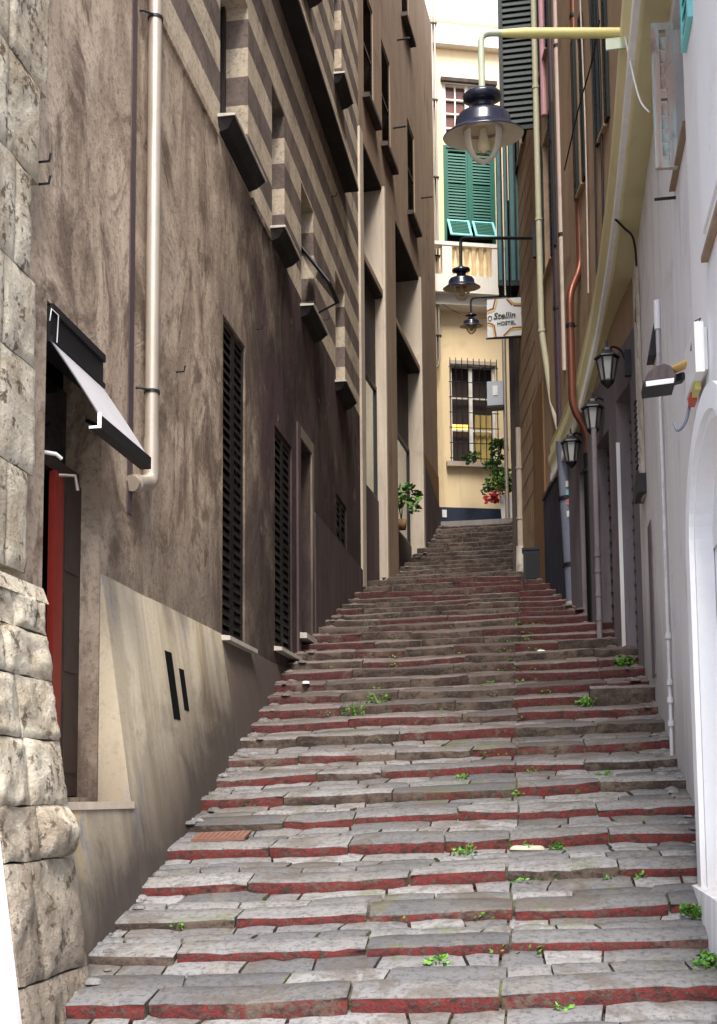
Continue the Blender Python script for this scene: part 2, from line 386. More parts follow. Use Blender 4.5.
def thing(name, label, cat, loc, group=None):
    o = bpy.data.objects.new(name, None); COL.objects.link(o); o.location = loc; o['org'] = tuple(loc)
    o['label'] = label; o['category'] = cat; o.empty_display_size = .2
    if group: o['group'] = group
    return o
def tag(o, label, cat, group=None):
    o['label'] = label; o['category'] = cat
    if group: o['group'] = group
    return o
def struct(name):
    o = bpy.data.objects.new(name, None); COL.objects.link(o); o['kind'] = 'structure'; o['org'] = (0, 0, 0); return o
def dup(root, loc, label):
    r = root.copy(); COL.objects.link(r); r.location = loc; r['label'] = label
    for ch in list(root.children):
        c = ch.copy(); COL.objects.link(c); c.parent = r
        for g in ch.children:
            d = g.copy(); COL.objects.link(d); d.parent = c
    return r

def facade(mb, fr, a0, a1, z0, z1, mat, ops=(), depth=4.0, o=0, closed=True, back=None, nsub=0):
    """wall sheet with real openings (a0,a1,z0,z1,depth,reveal material) and a closed body behind"""
    P = fr.p
    A = sorted({a0, a1, *[x for q in ops for x in q[:2]]}); Z = sorted({z0, z1, *[x for q in ops for x in q[2:4]]})
    for i in range(len(A)-1):
        for j in range(len(Z)-1):
            ca, cz = (A[i]+A[i+1])/2, (Z[j]+Z[j+1])/2
            if any(q[0] < ca < q[1] and q[2] < cz < q[3] for q in ops): continue
            mb.face([P(A[i],Z[j],o),P(A[i+1],Z[j],o),P(A[i+1],Z[j+1],o),P(A[i],Z[j+1],o)], mat)
    for q in ops:
        b0, b1, y0, y1, dp = q[:5]; rm = q[5] if len(q) > 5 else mat
        e = o-dp
        mb.face([P(b0,y0,o),P(b0,y0,e),P(b0,y1,e),P(b0,y1,o)], rm)
        mb.face([P(b1,y0,o),P(b1,y0,e),P(b1,y1,e),P(b1,y1,o)], rm)
        mb.face([P(b0,y0,o),P(b1,y0,o),P(b1,y0,e),P(b0,y0,e)], rm)
        mb.face([P(b0,y1,o),P(b1,y1,o),P(b1,y1,e),P(b0,y1,e)], rm)
        mb.face([P(b0,y0,e),P(b1,y0,e),P(b1,y1,e),P(b0,y1,e)], back or BLACK)
    if closed:
        d = o-depth
        mb.face([P(a0,z0,o),P(a0,z1,o),P(a0,z1,d),P(a0,z0,d)], mat); mb.face([P(a1,z0,o),P(a1,z1,o),P(a1,z1,d),P(a1,z0,d)], mat)
        mb.face([P(a0,z1,o),P(a1,z1,o),P(a1,z1,d),P(a0,z1,d)], mat); mb.face([P(a0,z0,d),P(a1,z0,d),P(a1,z1,d),P(a0,z1,d)], mat)
def louvre(mb, fr, a0, a1, z0, z1, o, frame, slat, pitch=.07, fw=.06, th=.035, mid=True):
    mb.wbox(fr, a0, a0+fw, z0, z1, o, o+th, frame); mb.wbox(fr, a1-fw, a1, z0, z1, o, o+th, frame)
    zs = [z0, z1-fw] + ([(z0+z1)/2-fw/2] if mid else [])
    for z in zs: mb.wbox(fr, a0+fw+.001, a1-fw-.001, z, z+fw, o+.002, o+th-.002, frame)
    z = z0+fw+pitch*.5
    while z < z1-fw-pitch*.6:
        if not (mid and abs(z-(z0+z1)/2) < fw):
            P = fr.p
            mb.hexa([P(a0+fw,z,o+.028),P(a1-fw,z,o+.028),P(a1-fw,z+.008,o+.032),P(a0+fw,z+.008,o+.032),
                     P(a0+fw,z+pitch*.72,o+.004),P(a1-fw,z+pitch*.72,o+.004),P(a1-fw,z+pitch*.72+.008,o+.008),P(a0+fw,z+pitch*.72+.008,o+.008)], slat)
        z += pitch
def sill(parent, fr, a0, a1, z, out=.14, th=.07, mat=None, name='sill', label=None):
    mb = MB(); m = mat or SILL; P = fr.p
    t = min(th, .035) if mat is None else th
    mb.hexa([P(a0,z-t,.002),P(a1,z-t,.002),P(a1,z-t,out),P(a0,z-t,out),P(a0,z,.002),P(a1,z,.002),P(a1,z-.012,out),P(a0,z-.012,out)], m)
    if mat is None: mb.hexa([P(a0+.06,z-t-.13,.002),P(a1-.06,z-t-.13,.002),P(a1-.06,z-t-.10,out*.5),P(a0+.06,z-t-.10,out*.5),P(a0+.01,z-t-.001,.002),P(a1-.01,z-t-.001,.002),P(a1-.01,z-t-.001,out*.93),P(a0+.01,z-t-.001,out*.93)], SHADE_SOOT)  # black wedge paints the shade and dirt below the sill
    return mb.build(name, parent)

# ------------------------------------------------------------------ ground profile and stairs
PY = [4.2,5.0,5.6,6.2,6.8,7.9,8.44,9.34,10.,11.1,12.55,13.76,15.43,16.87,19.22,21.96,22.96,25.9,28.2,40]
PZ = [-1.62,-1.55,-1.42,-1.18,-.92,-.62,-.44,-.08,.15,.56,1.1,1.62,2.25,2.77,3.48,4.16,4.42,5.58,6.85,6.85]
def interp(x, X, Y):
    if x <= X[0]: return Y[0]
    for i in range(len(X)-1):
        if x <= X[i+1]: return Y[i]+(Y[i+1]-Y[i])*(x-X[i])/(X[i+1]-X[i])
    return Y[-1]
def sm(y): return sum(interp(y-.8+.1*k, PY, PZ) for k in range(17))/17
def fl(x, y): return sm(y) + interp(y, [6,9,13,20], [.042,.035,.02,.005])*(x+2.9)
def hF(u, v):
    d = ray(u, v); lo = None; t = 5.0
    while t < 29:
        p = d*t
        if p.z <= fl(p.x, p.y): return p
        t += .01
    return d*28
RX = [(4,1.3),(8,1.3),(9,1.26),(12.9,1.22),(14.5,.95),(16.5,.62),(22.2,-.25),(22.4,-.33),(29,-.45)]
def xr(y): return interp(y, [a for a, b in RX], [b for a, b in RX])
def xl(y): return interp(y, [4,6,9,13,19.6,28], [-2.95,-2.95,-3.05,-3.2,-3.3,-2.7])
RY = [4.75,5.45,6.12,6.71,7.18,7.74,8.36,8.91,9.4,9.94,10.43,10.93,11.47,11.92,12.39,12.83,13.28,13.68,14.09,14.59,14.99,15.53,16.0,16.45,16.88,17.4,17.95,18.53,19.38,20.4,21.61,22.45,23.1,23.7,24.2,24.7,25.2,25.65,26.1,26.5,26.85,27.2,27.6,28.0]
stairs = struct('stairs')
def block(mb, x0, x1, y0, y1, zf, h, front, tint, paint, sl0=0, sl1=0):
    """one worn stone: rounded nosing, rough riser, slightly uneven top, slanted ends"""
    n = max(3, int((x1-x0)/.09)); jz = rnd(-.009, .009); jt = rnd(-.010, .010); sk = rnd(-.014, .014); r = rnd(.006, .015)
    sd = rnd(0, 99); rows = []; wear = rnd(.0, .012) if front else rnd(.0, .006)
    for i in range(n+1):
        t = i/n; xb = x0+(x1-x0)*t; slant = sl0*(1-t)+sl1*t
        zt = zf(xb, y0)+jz+jt*(t-.5)*2-wear*math.sin(PI*t); ztb = zf(xb, y1)+jz*.5
        e = min(t, 1-t)*(x1-x0); ed = .012*math.exp(-e/.03)
        def nz(a, b, s=6): return noise.noise(Vector((xb*s+sd, a*s, b*s)))
        yf = y0+sk*(t-.5)*2+.008*nz(8, 8, 5)
        row = []
        if front:
            q = min(1, h/.09)
            rough = .024*q
            row += [(xb, yf+.004+rough*nz(1, 0, 9)+ed, zt-h), (xb, yf-.004+rough*1.3*nz(2, 0, 9)+ed, zt-h*.66), (xb, yf-.002+rough*nz(3, 0, 9)+ed, zt-h*.36)]
            row += [(xb, yf+.000+.014*q*nz(4, 0, 9)+ed, zt-r*1.1-ed*.5-max(0, .020*nz(9, 3, 14))), (xb, yf+r*.45+.010*nz(4, 1, 7), zt-r*.3-ed*.6), (xb, yf+r*1.3, zt+.007*nz(5, 0)-ed*.7)]
        else:
            row += [(xb, yf, zt-.05), (xb, yf+.004, zt-.012-ed*.4), (xb, yf+.018, zt+.005*nz(5, 0)-ed*.6)]
        ym = (y0+y1)/2; yb_ = y1+.006*nz(3, 9, 5); row += [(xb, ym, (zt+ztb)/2+.010*nz(6, 0)-ed*.6), (xb, yb_-.014, ztb-.001+.006*nz(7, 0)-ed*.6), (xb, yb_-.003, ztb-.014), (xb, yb_, ztb-.055)]
        D = max(.02, y1-y0)
        rows.append([(p[0]+slant*(min(1, max(0, (p[1]-y0)/D))-.5), p[1], p[2]) for p in row])
    nf = 3 if front else 0
    mb.grid(rows, lambda j: RIS if j < nf else TOP, True, False, tint, paint)
    for row in (rows[0], rows[-1]):
        mb.face(list(row)+[(row[-1][0], row[-1][1], row[0][2])], MOR, False, tint, paint)
def seam(y): return -.25-.012*(y-6)
for i in range(len(RY)-1):
    ya, yb = RY[i], RY[i+1]; mb = MB()
    x0, x1 = xl(ya), xr(ya)
    dz = fl(-.5, yb)-fl(-.5, ya)
    steep = ya > 21.5
    hr = dz*(.84 if steep else interp(ya, [6.2, 7, 9, 12.5, 16, 21], [.40, .40, .40, .56, .58, .60])); hr = max(hr, .045)
    def zt(x, y, ya=ya, yb=yb, hr=hr):
        t = (y-ya)/(yb-ya); zb = fl(x, ya)+hr; ze = fl(x, yb)
        return zb+(ze-zb)*t + .022*noise.noise(Vector((x*.9, y*1.3, 3)))
    ph = rnd(0, 50)
    def wav(x): return .055*noise.noise(Vector((x*.55, ya*3.7, ph))) if not steep else .02*noise.noise(Vector((x*.8, ya, ph)))
    def row(y0, y1, front, wlo, whi, last=False):
        sx = seam(ya)+rnd(-.05, .05)
        for (s0, s1) in ((x0, sx), (sx, x1)):
            x = s0; sl = 0
            while x < s1-.02:
                w = rnd(wlo, whi)
                if s1-(x+w) < wlo*.7: w = s1-x
                mid = x+w/2
                if ya < 9.2: pt = rnd(.84, 1.25) if mid > -1.8 or ya < 6.6 else rnd(.55, 1.15)
                elif ya < 14.3: pt = (rnd(.55, 1.0) if mid < sx else rnd(.8, 1.2) if random.random() < .75 else .5)
                elif ya < 21.5: pt = (rnd(.6, 1.05) if mid < sx else rnd(.8, 1.2))
                else: pt = rnd(0, .35)
                if random.random() < .1: pt = .25
                g = rnd(.004, .012); o_ = wav(mid); nsl = rnd(-.06, .06) if x+w < s1-.02 else 0
                if front: nsl *= .5
                block(mb, x+g, x+w-g, y0+o_+(rnd(-.012, .012) if front else rnd(.004, .013)), y1+(0 if last else o_)-rnd(.004, .012), zt, hr+.03, front, random.random(), pt, sl, nsl)
                x += w; sl = nsl
    D = yb-ya
    kd = rnd(.19, .26) if D > .42 else min(D-.015, rnd(.17, .22))
    if D-kd < .09: kd = D-.004
    row(ya, ya+kd, True, .55, 1.25, D-kd < .01)
    rest = D-kd
    if rest > .08:
        nr = 3 if rest > .36 else 2 if rest > .2 else 1
        cut = [ya+kd+rest*k/nr + (rnd(-.025, .025) if 0 < k < nr else 0) for k in range(nr+1)]
        for k in range(nr): row(cut[k], cut[k+1]+(.07 if k == nr-1 else 0), False, .22, .68, k == nr-1)
    # bedding mortar under the stones
    q = []
    for x, y in ((x0-.02, ya+.06), (x1+.02, ya+.06), (x1+.02, yb+.09), (x0-.02, yb+.09)): q.append((x, y))
    tops = [(x, y, zt(x, min(y, yb))-.026) for x, y in q]; bots = [(x, y, fl(x, ya)-.35) for x, y in q]
    mb.hexa(bots+tops, MOR)
    # mortar fillet with small rubble along the walls
    for side in (0, 1):
        for k in range(7):
            y = ya+D*(k+rnd(.1, .9))/7
            xw = (x0+rnd(.10, .34)) if side == 0 else (x1-rnd(.12, .36)); r = rnd(.02, .06)
            z = zt(xw, y)
            c = Vector((xw, y, z-.01)); rows = []
            for a in range(5):
                th = PI*a/8
                rows.append([c+Vector((r*1.2*math.cos(th)*math.cos(2*PI*b/8), r*math.cos(th)*math.sin(2*PI*b/8), r*.6*math.sin(th)))*(1+.35*noise.noise(Vector((a, b, y*7)))) for b in range(8)])
            mb.grid(rows, TOP, True, True, rnd(.5, 1), 0)
    mb.build('step', stairs, attrs=True)

g = MB(); g.face([(-300,-300,-1.66),(300,-300,-1.66),(300,300,-1.66),(-300,300,-1.66)], grime('ground_paving', (.22, .21, .21), sc=.8)); o = g.build('ground'); o['kind'] = 'structure'
g = MB(); g.box(-12, 12, 28.02, 40, 5.0, 6.86, grime('street_paving', (.24, .22, .21), sc=1.5)); o = g.build('upper_street'); o['kind'] = 'structure'

# ------------------------------------------------------------------ left: rusticated stone pier
FL = Frame((-3.15, 0), (-3.15, 30))
pier = thing('stone_building', 'weathered pale ashlar building corner with bulging base stones at the alley mouth', 'building', (-3.3, 6.0, -1.6))
mb = MB(); mb.box(-6.5, -3.13, 5.62, 6.36, -1.6, 18, PIER); mb.build('wall', pier)
mb = MB(); mb.hexa([(-6.5,5.57,-1.62),(-2.60,5.57,-1.62),(-2.60,5.618,-1.62),(-6.5,5.618,-1.62),(-6.5,5.57,.75),(-2.955,5.57,.75),(-2.955,5.618,.75),(-6.5,5.618,.75)], WHITE); mb.build('painted_sunlit_corner', pier)['label'] = 'front corner of the stone base with its sunlight painted in white'  # white colour stands in for blown sunlight on this front face
def pillow(mb, y0, y1, z0, z1, xf, bulge, mat, seed, back=.25, rough=.03):
    ny, nz = 18, 14; rows = []
    for j in range(nz+1):
        r = []
        for i in range(ny+1):
            a, b = i/ny, j/nz; y = y0+(y1-y0)*a; z = z0+(z1-z0)*b
            ex = min(a, 1-a)*(y1-y0); ez = min(b, 1-b)*(z1-z0); e = min(ex, ez)
            k = 1-math.exp(-e/.016)
            x = xf(z)-.014+.014*k + bulge*k*max(0, math.sin(PI*b))**.6 + rough*k*noise.noise(Vector((y*3+seed, z*3, seed*2.3)))+rough*.7*noise.noise(Vector((y*8+seed, z*8, seed)))*k+rough*.35*noise.noise(Vector((y*21+seed, z*21, seed)))
            r.append((x, y+.012*noise.noise(Vector((z*5, seed, a*3))), z+.012*noise.noise(Vector((y*5, seed, b)))))
        rows.append(r)
    mb.grid(rows, mat)
    for r, s in ((rows[0], 0), (rows[-1], 1)):
        mb.grid([r, [(xf(0)-back-.2, p[1], p[2]) for p in r]], mat)
    for c in (0, ny):
        col = [r[c] for r in rows]; mb.grid([col, [(xf(0)-back-.2, p[1], p[2]) for p in col]], mat)
mb = MB(); z = 1.36; k = 0
while z < 7.5:
    h = rnd(.34, .72); e1 = 6.41+rnd(-.07, .07)
    if 3.3 < z: e1 = 6.50+(.05 if k % 2 else -.06)
    cut = rnd(5.85, 6.15)
    for a, b in ((5.60, cut), (cut, e1)):
        pillow(mb, a+.004, b-.004, z+.004, z+h-.004, lambda zz: -3.05, .002, PIER, k*3.1+a, rough=.010)
    z += h; k += 1
mb.build('ashlar_courses', pier)
mb = MB()
xb = lambda zz: -3.0+.15*max(0, 1.2-zz)
zs = [-1.62, -.95, -.32, -.02, .36, .72, 1.0, 1.22]
for j in range(len(zs)-1):
    end = 6.50; cuts = [5.62, rnd(5.9, 6.15), end] if j not in (0,) else [5.62, 6.1, end]
    for a, b in zip(cuts, cuts[1:]):
        pillow(mb, a+.003, b-.003, zs[j]+.004, zs[j+1]-.004, xb, (.06 if j == 2 and a > 5.7 else .012 if j == 5 else .0), PIER, j*5.7+a, rough=.028)
mb.hexa([(-3.2,5.6,1.2),(-2.99,5.6,1.2),(-2.99,6.54,1.2),(-3.2,6.54,1.2),(-3.2,5.6,1.33),(-3.03,5.6,1.30),(-3.03,6.54,1.30),(-3.2,6.54,1.33)], PIER)
mb.build('rusticated_base', pier)

# ------------------------------------------------------------------ left: brown plaster building with striped upper storeys
lb = thing('plaster_building', 'long brown plastered building with painted stripes on its upper storeys', 'building', (-3.3, 12, 0))
DZ0, DZ1 = .03, 3.25
WIN = [  # a0,a1,z0,z1
    ('low', 10.86, 11.72, 1.62, 4.90), ('low', 13.08, 14.0, 1.80, 4.48), ('door', 14.42, 15.15, 2.15, 4.75), ('low', 17.15, 18.05, 3.72, 4.72),
    ('up', 10.72, 11.82, 6.90, 8.9), ('up', 12.95, 13.62, 6.86, 8.72), ('up', 14.62, 15.45, 6.62, 8.38), ('up', 17.15, 17.98, 6.50, 8.32), ('top', 17.2, 17.85, 11.6, 13.6), ('top', 14.5, 15.2, 11.5, 13.6), ('top', 11.8, 12.5, 11.5, 13.6)]
mb = MB()
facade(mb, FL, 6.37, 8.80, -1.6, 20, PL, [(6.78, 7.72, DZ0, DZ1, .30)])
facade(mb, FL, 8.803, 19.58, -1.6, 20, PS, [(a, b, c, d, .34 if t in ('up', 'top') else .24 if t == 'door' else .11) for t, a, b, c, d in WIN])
mb.build('wall', lb)
# battered base
def talus(mb, y0, y1, zt, mat, zb=-1.5, k=.147, ztop0=1.65):
    X = lambda z: -3.146+k*(ztop0-z)
    n = 14
    rows = [[(X(zb+(zt-zb)*j/n)+.006*noise.noise(Vector((y0+(y1-y0)*i/16*2, j*.4, 4))), y0+(y1-y0)*i/16, zb+(zt-zb)*j/n) for j in range(n+1)] for i in range(17)]
    mb.grid(rows, mat)
    mb.face([(-3.3,y0,zt),(X(zt),y0,zt),(X(zt),y1,zt),(-3.3,y1,zt)], mat)
    for y in (y0, y1): mb.face([(-3.3,y,zb),(X(zb),y,zb),(X(zt),y,zt),(-3.3,y,zt)], mat)
mb = MB(); talus(mb, 6.45, 7.74, -.03, SLAB); talus(mb, 7.744, 10.80, 1.63, SLAB)
# meter slots in the slab
mb.build('battered_base', lb)['label'] = 'streaked yellowish grey battered base slab'
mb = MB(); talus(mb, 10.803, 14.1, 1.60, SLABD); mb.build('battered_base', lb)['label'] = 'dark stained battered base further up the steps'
Xt = lambda z: -3.146+.147*(1.65-z)
mb = MB()
for (u0, v0, u1, v1) in ((172, 650, 189, 721), (184, 668, 195, 711)):
    c0 = hX(u0, v0, -3.02); c1 = hX(u1, v1, -2.96)
    y0, y1 = c0.y, c0.y+(.17 if u0 == 172 else .13)
    mb.hexa([(Xt(c1.z)-.2,y0,c1.z),(Xt(c1.z)+.004,y0,c1.z),(Xt(c1.z)+.004,y1,c1.z),(Xt(c1.z)-.2,y1,c1.z),
             (Xt(c0.z)-.2,y0,c0.z),(Xt(c0.z)+.004,y0,c0.z),(Xt(c0.z)+.004,y1,c0.z),(Xt(c0.z)-.2,y1,c0.z)], BLACK); m_ = mb.br()
mb.build('meter_hatch', lb)
mb = MB(); facade(mb, FL, 15.35, 19.55, 1.5, 3.97, PURP, [], depth=.1, o=.035); mb.build('plinth', lb)
# doorway
d = MB()
d.wbox(FL, 6.79, 7.71, 2.27, 2.36, -.30, -.16, BRW); d.wbox(FL, 6.785, 6.86, DZ0, DZ1-.3, -.30, -.18, BRW); d.wbox(FL, 7.66, 7.715, DZ0, 2.27, -.26, -.20, BLACK)
door = d.build('door_frame', lb)
d = MB(); yv = lambda u: hX(u, 620, -3.15-.13).y
d.wbox(FL, yv(53.5), yv(62), DZ0+.01, 2.26, -.18, -.13, REDW); d.build('door', lb)['label'] = 'red edge of the half hidden shop door'
d = MB(); d.wbox(FL, yv(62.3), yv(83), DZ0+.01, 2.26, -.20, -.145, BRW)
for k in range(3): d.wbox(FL, yv(66), yv(79), .2+k*.7, .75+k*.7, -.147, -.137, BRW)
d.build('door', lb)['label'] = 'dark brown panelled door leaf'
d = MB(); d.wbox(FL, 6.87, 7.65, 2.37, 2.95, -.26, -.24, DGLASS); d.build('transom_glass', lb)
d = MB(); d.wbox(FL, 6.9, 6.97, 2.45, 2.60, -.235, -.225, REDL); d.wbox(FL, 6.9, 6.97, 2.38, 2.44, -.235, -.224, PLAST); d.build('sticker', lb)
d = MB(); d.tube([FL.p(6.95,2.31,-.16), FL.p(7.0,2.29,-.02), FL.p(7.04,2.27,.0)], .014, PLAST, 8); d.br(); d.tube([FL.p(7.3,2.24,-.16), FL.p(7.34,2.24,-.03), FL.p(7.36,2.14,-.02)], .014, STEEL, 8); d.build('latch_bracket', lb)
d = MB(); d.hexa([(-3.3,6.5,-.05),(-2.885,6.5,-.05),(-2.885,7.77,-.05),(-3.3,7.77,-.05),(-3.3,6.5,.0),(-2.89,6.5,.0),(-2.89,7.77,.0),(-3.3,7.77,.0)], JAMB); d.build('door_sill', lb)
# window fills
for t, a, b, c, dd in WIN:
    m = MB()
    if t == 'low':
        louvre(m, FL, a+.02, (a+b)/2-.003, c+.02, dd-.02, -.055, BLKP, BLKP, .10)
        louvre(m, FL, (a+b)/2+.003, b-.02, c+.02, dd-.02, -.055, BLKP, BLKP, .10)
        w = m.build('window_shutter', lb)
        if c < 3: sill(lb, FL, a-.06, b+.16, c, .10, .055, mat=SILL)
    elif t == 'door':
        m.wbox(FL, a+.01, b-.01, c, dd-.02, -.22, -.17, BRW); 
        m.build('door', lb)
        m = MB(); m.wbox(FL, a-.16, a, 1.7, dd+.16, .002, .03, PURP); m.wbox(FL, b, b+.13, 1.7, dd+.16, .002, .03, SLABD); m.wbox(FL, a+.002, b-.002, dd, dd+.158, .002, .028, SLABD)
        m.build('door_surround', lb)
        sill(lb, FL, a-.1, b+.12, c, .12, .08, mat=SILL)
    else:
        m.wbox(FL, a+.01, a+.07, c, dd-.01, -.30, -.25, BRW); m.wbox(FL, b-.07, b-.01, c, dd-.01, -.30, -.25, BRW)
        m.wbox(FL, (a+b)/2-.03, (a+b)/2+.03, c, dd-.01, -.298, -.245, BRW); m.wbox(FL, a+.07, b-.07, c+.001, c+.07, -.297, -.25, BRW)
        w = m.build('window_frame', lb)
        p = MB(); p.wbox(FL, a+.06, b-.06, c+.05, dd-.03, -.285, -.28, DGLASS); p.build('pane', w)
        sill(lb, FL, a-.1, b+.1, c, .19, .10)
# hopper window
m = MB(); a, b = 14.7, 15.35
m.hexa([FL.p(a,6.95,.34),FL.p(b,6.95,.34),FL.p(b,6.98,.37),FL.p(a,6.98,.37),FL.p(a,7.5,-.05),FL.p(b,7.5,-.05),FL.p(b,7.53,-.02),FL.p(a,7.53,-.02)], DGLASS)
for q in (a, b): m.tube([FL.p(q,6.97,.37), FL.p(q,7.52,-.03)], .022, DARKM, 6)
m.tube([FL.p(a,6.97,.37), FL.p(b,6.97,.37)], .022, DARKM, 6); m.tube([FL.p(b,6.97,.37), FL.p(b,6.75,-.1)], .014, DARKM, 6)
m.build('hopper_pane', lb)
# cornice
m = MB(); P = FL.p
m.wbox(FL, 8.81, 18.05, 10.08, 10.13, .002, .24, SHADE_SOOT); m.wbox(FL, 8.81, 18.05, 10.133, 10.22, .002, .235, PS); m.build('cornice', lb)  # near-black bottom layer has the cornice's underside shade painted in
# string course, hooks
m = MB(); m.wbox(FL, 8.82, 10.6, 6.64, 6.72, .002, .03, PS); m.br(); m.wbox(FL, 11.95, 12.8, 6.64, 6.72, .002, .03, PS); m.build('string_course', lb)
m = MB()
for y, z in ((6.62, 4.1), (6.62, 3.95), (9.4, 3.75), (12.2, 5.3), (12.0, 9.2), (16.2, 7.1), (16.9, 9.4)):
    m.tube([FL.p(y, z, 0), FL.p(y, z, .07), FL.p(y, z+.05, .08)], .008, DARKM, 6); m.br()
m.build('wall_hook', lb)
for zz, yy in ((2.0, 10.25), (1.86, 10.05), (2.9, 12.2), (2.5, 12.7)):
    pass
# awning
aw = thing('shop_awning', 'small pale awning half folded over the dark shop doorway', 'awning', tuple(FL.p(7.2, 3.0, 0)))
m = MB(); m.wbox(FL, 6.80, 7.70, 2.98, 3.22, -.14, .015, DARKM); m.wbox(FL, 6.80, 7.70, 3.18, 3.235, .015, .035, DARKM); m.wbox(FL, 6.80, 7.70, 2.985, 3.02, .015, .035, DARKM); m.build('cassette', aw)
AWO = hY(99, 426, 6.78).x+3.15; ABZ = hY(99, 431, 6.78).z+.015
m = MB()
n = 12
rows = []
for j in range(n+1):
    t = j/n; rows.append([FL.p(6.80+.88*i/10, 2.99-(2.99-ABZ-.09)*t-.010*math.sin(PI*t), .02+(AWO-.02)*t+.012*math.sin(PI*t)) for i in range(11)])
m.grid(rows, AWN); rows2 = [[p-Vector((.006, 0, .003)) for p in r] for r in rows]; m.grid(rows2, AWN); m.build('cloth', aw)
m = MB(); m.wbox(FL, 6.77, 7.70, ABZ, ABZ+.085, AWO-.005, AWO+.02, DARKM); m.wbox(FL, 6.77, 7.70, ABZ, ABZ+.014, AWO-.06, AWO-.006, DARKM); m.wbox(FL, 6.762, 6.769, ABZ, ABZ+.016, AWO-.06, AWO+.022, PLAST); m.wbox(FL, 6.762, 6.769, ABZ+.016, ABZ+.1, AWO-.003, AWO+.022, PLAST); m.build('front_bar', aw)
m = MB(); m.tube([FL.p(7.60, ABZ+.02, AWO-.01), FL.p(7.68, 2.7, .0), FL.p(7.68, 2.75, -.1)], .014, DARKM, 8); m.build('support_arm', aw)
m = MB(); m.tube([FL.p(6.76, 3.1, .03), FL.p(6.74, 3.17, .05), FL.p(6.8, 3.15, .07), FL.p(6.83, 2.98, .05)], .004, PLAST, 5); m.build('pull_cord', aw)
# downpipe
dp = thing('drainpipe', 'thick shiny metal drainpipe ending in an elbow beside the shop awning', 'drainpipe', tuple(FL.p(8.68, 2.6, .08)))
yp = FL.px(143, 300)[0]-.02
zb = FL.px(146, 488)[1]
m = MB(); m.tube([FL.p(yp, 18, .09), FL.p(yp, zb+.14, .09)], .055, STEEL, 18); m.tube([FL.p(yp, zb+.36, .09), FL.p(yp, zb+.10, .09)], .061, STEEL, 18); m.build('pipe', dp)
m = MB(); m.tube(bent([FL.p(yp, zb+.16, .09), FL.p(yp, zb, .09), FL.p(yp-.30, zb-.08, .04)], .16, 8), .063, STEEL, 18); m.tube([FL.p(yp-.22, zb-.06, .055), FL.p(yp-.25, zb-.066, .05)], .07, STEEL, 18); m.build('elbow', dp)
m = MB()
for z in (3.25, 6.42, 9.5, 12.5):
    m.tube([FL.p(yp, z-.012, .09), FL.p(yp, z+.012, .09)], .064, DARKM, 16); m.tube([FL.p(yp-.06, z, .09), FL.p(yp-.12, z, .03), FL.p(yp-.12, z, 0)], .010, DARKM, 6); m.br()
m.build('bracket', dp)
# dark strip on the wall beside the pipe
m = MB(); m.wbox(FL, yp-.30, yp-.20, 2.2, 18, .001, .012, PURP); m.build('pipe_side_strip', lb)

# ------------------------------------------------------------------ left: second building with tall recessed bays
F2 = Frame((-3.15, 19.6), (-3.15+.068*8.5, 28.1))
l2 = thing('bay_building', 'brown building with tall recessed shop bays and pale pilasters', 'building', (-3.1, 22, 3))
a1 = F2.px(363, 400)[0]; a2 = F2.px(384, 400)[0]; b1 = F2.px(397.5, 440)[0]; b2 = F2.px(421, 440)[0]
ZS, ZT = 9.92, 12.1
UPW = [(363, 372, 20, 120), (381, 392, 30, 168), (407, 417, 115, 230)]
ups = []
for (u0, u1, v0, v1) in UPW:
    p0 = F2.px(u0, v0); p1 = F2.px(u1, v1); zt_ = p0[1]; zb_ = p1[1]
    ups.append((p0[0], p0[0]+.85, 13.05, 15.3))
ups.append((F2.px(402, 30)[0], F2.px(402, 30)[0]+.85, 17.4, 19.4))
bays = [(a1, a2, 2.8, ZS-.06, .42, JAMB), (a1, a2, ZS+.06, ZT, .42, JAMB), (b1, b2, 2.8, ZS-.06, .55, JAMB), (b1, b2, ZS+.06, ZT, .55, JAMB)]
m = MB(); facade(m, F2, 0, 8.5, 2.5, 20, BROWN2, bays+[(q[0], q[1], q[2], q[3], .2) for q in ups], depth=4); m.build('wall', l2)
m = MB()
for (s0, s1) in ((a1-.30, a1-.03), (a2, a2+.12), (b2, b2+.14)):
    m.wbox(F2, s0, s1, 2.6, ZT+.02, .002, .05, JAMB); m.br()
m.build('pilaster', l2)
for (s0, s1, dep) in ((a1, a2, .42), (b1, b2, .55)):
    m = MB(); m.wbox(F2, s0+.004, s1-.004, ZT-.05, ZT-.004, -dep+.01, -.01, SHADE_SOOT); m.br(); m.wbox(F2, s0+.004, s1-.004, ZS-.11, ZS-.064, -dep+.01, -.01, SHADE_SOOT); m.build('soffit', l2)  # black panels paint the shade under the bay ceilings
    m = MB(); m.wbox(F2, s0+.004, s1-.004, 2.8, 5.74, -dep+.01, -dep+.30, PURP); m.build('parapet', l2)
    m = MB(); o_ = -dep+.22; z0, z1 = 5.745, 8.02
    m.wbox(F2, s0+.01, s0+.07, z0, z1, o_, o_+.06, DARKM); m.wbox(F2, s1-.07, s1-.01, z0, z1, o_, o_+.06, DARKM)
    m.wbox(F2, s0+.07, s1-.07, z0, z0+.07, o_+.001, o_+.058, DARKM); m.wbox(F2, s0+.07, s1-.07, z1-.09, z1, o_+.001, o_+.058, DARKM)
    mm = s0+(s1-s0)*.45; m.wbox(F2, mm-.03, mm+.03, z0+.07, z1-.09, o_+.002, o_+.056, DARKM)
    wf = m.build('window_frame', l2)
    m = MB(); m.wbox(F2, s0+.07, s1-.07, z0+.07, z1-.09, o_+.02, o_+.026, MIRR); m.build('pane', wf)
    m = MB(); m.wbox(F2, s0+.004, s1-.004, 8.025, ZS-.115, -dep+.01, o_+.04, DARKB); m.build('transom_panel', l2)
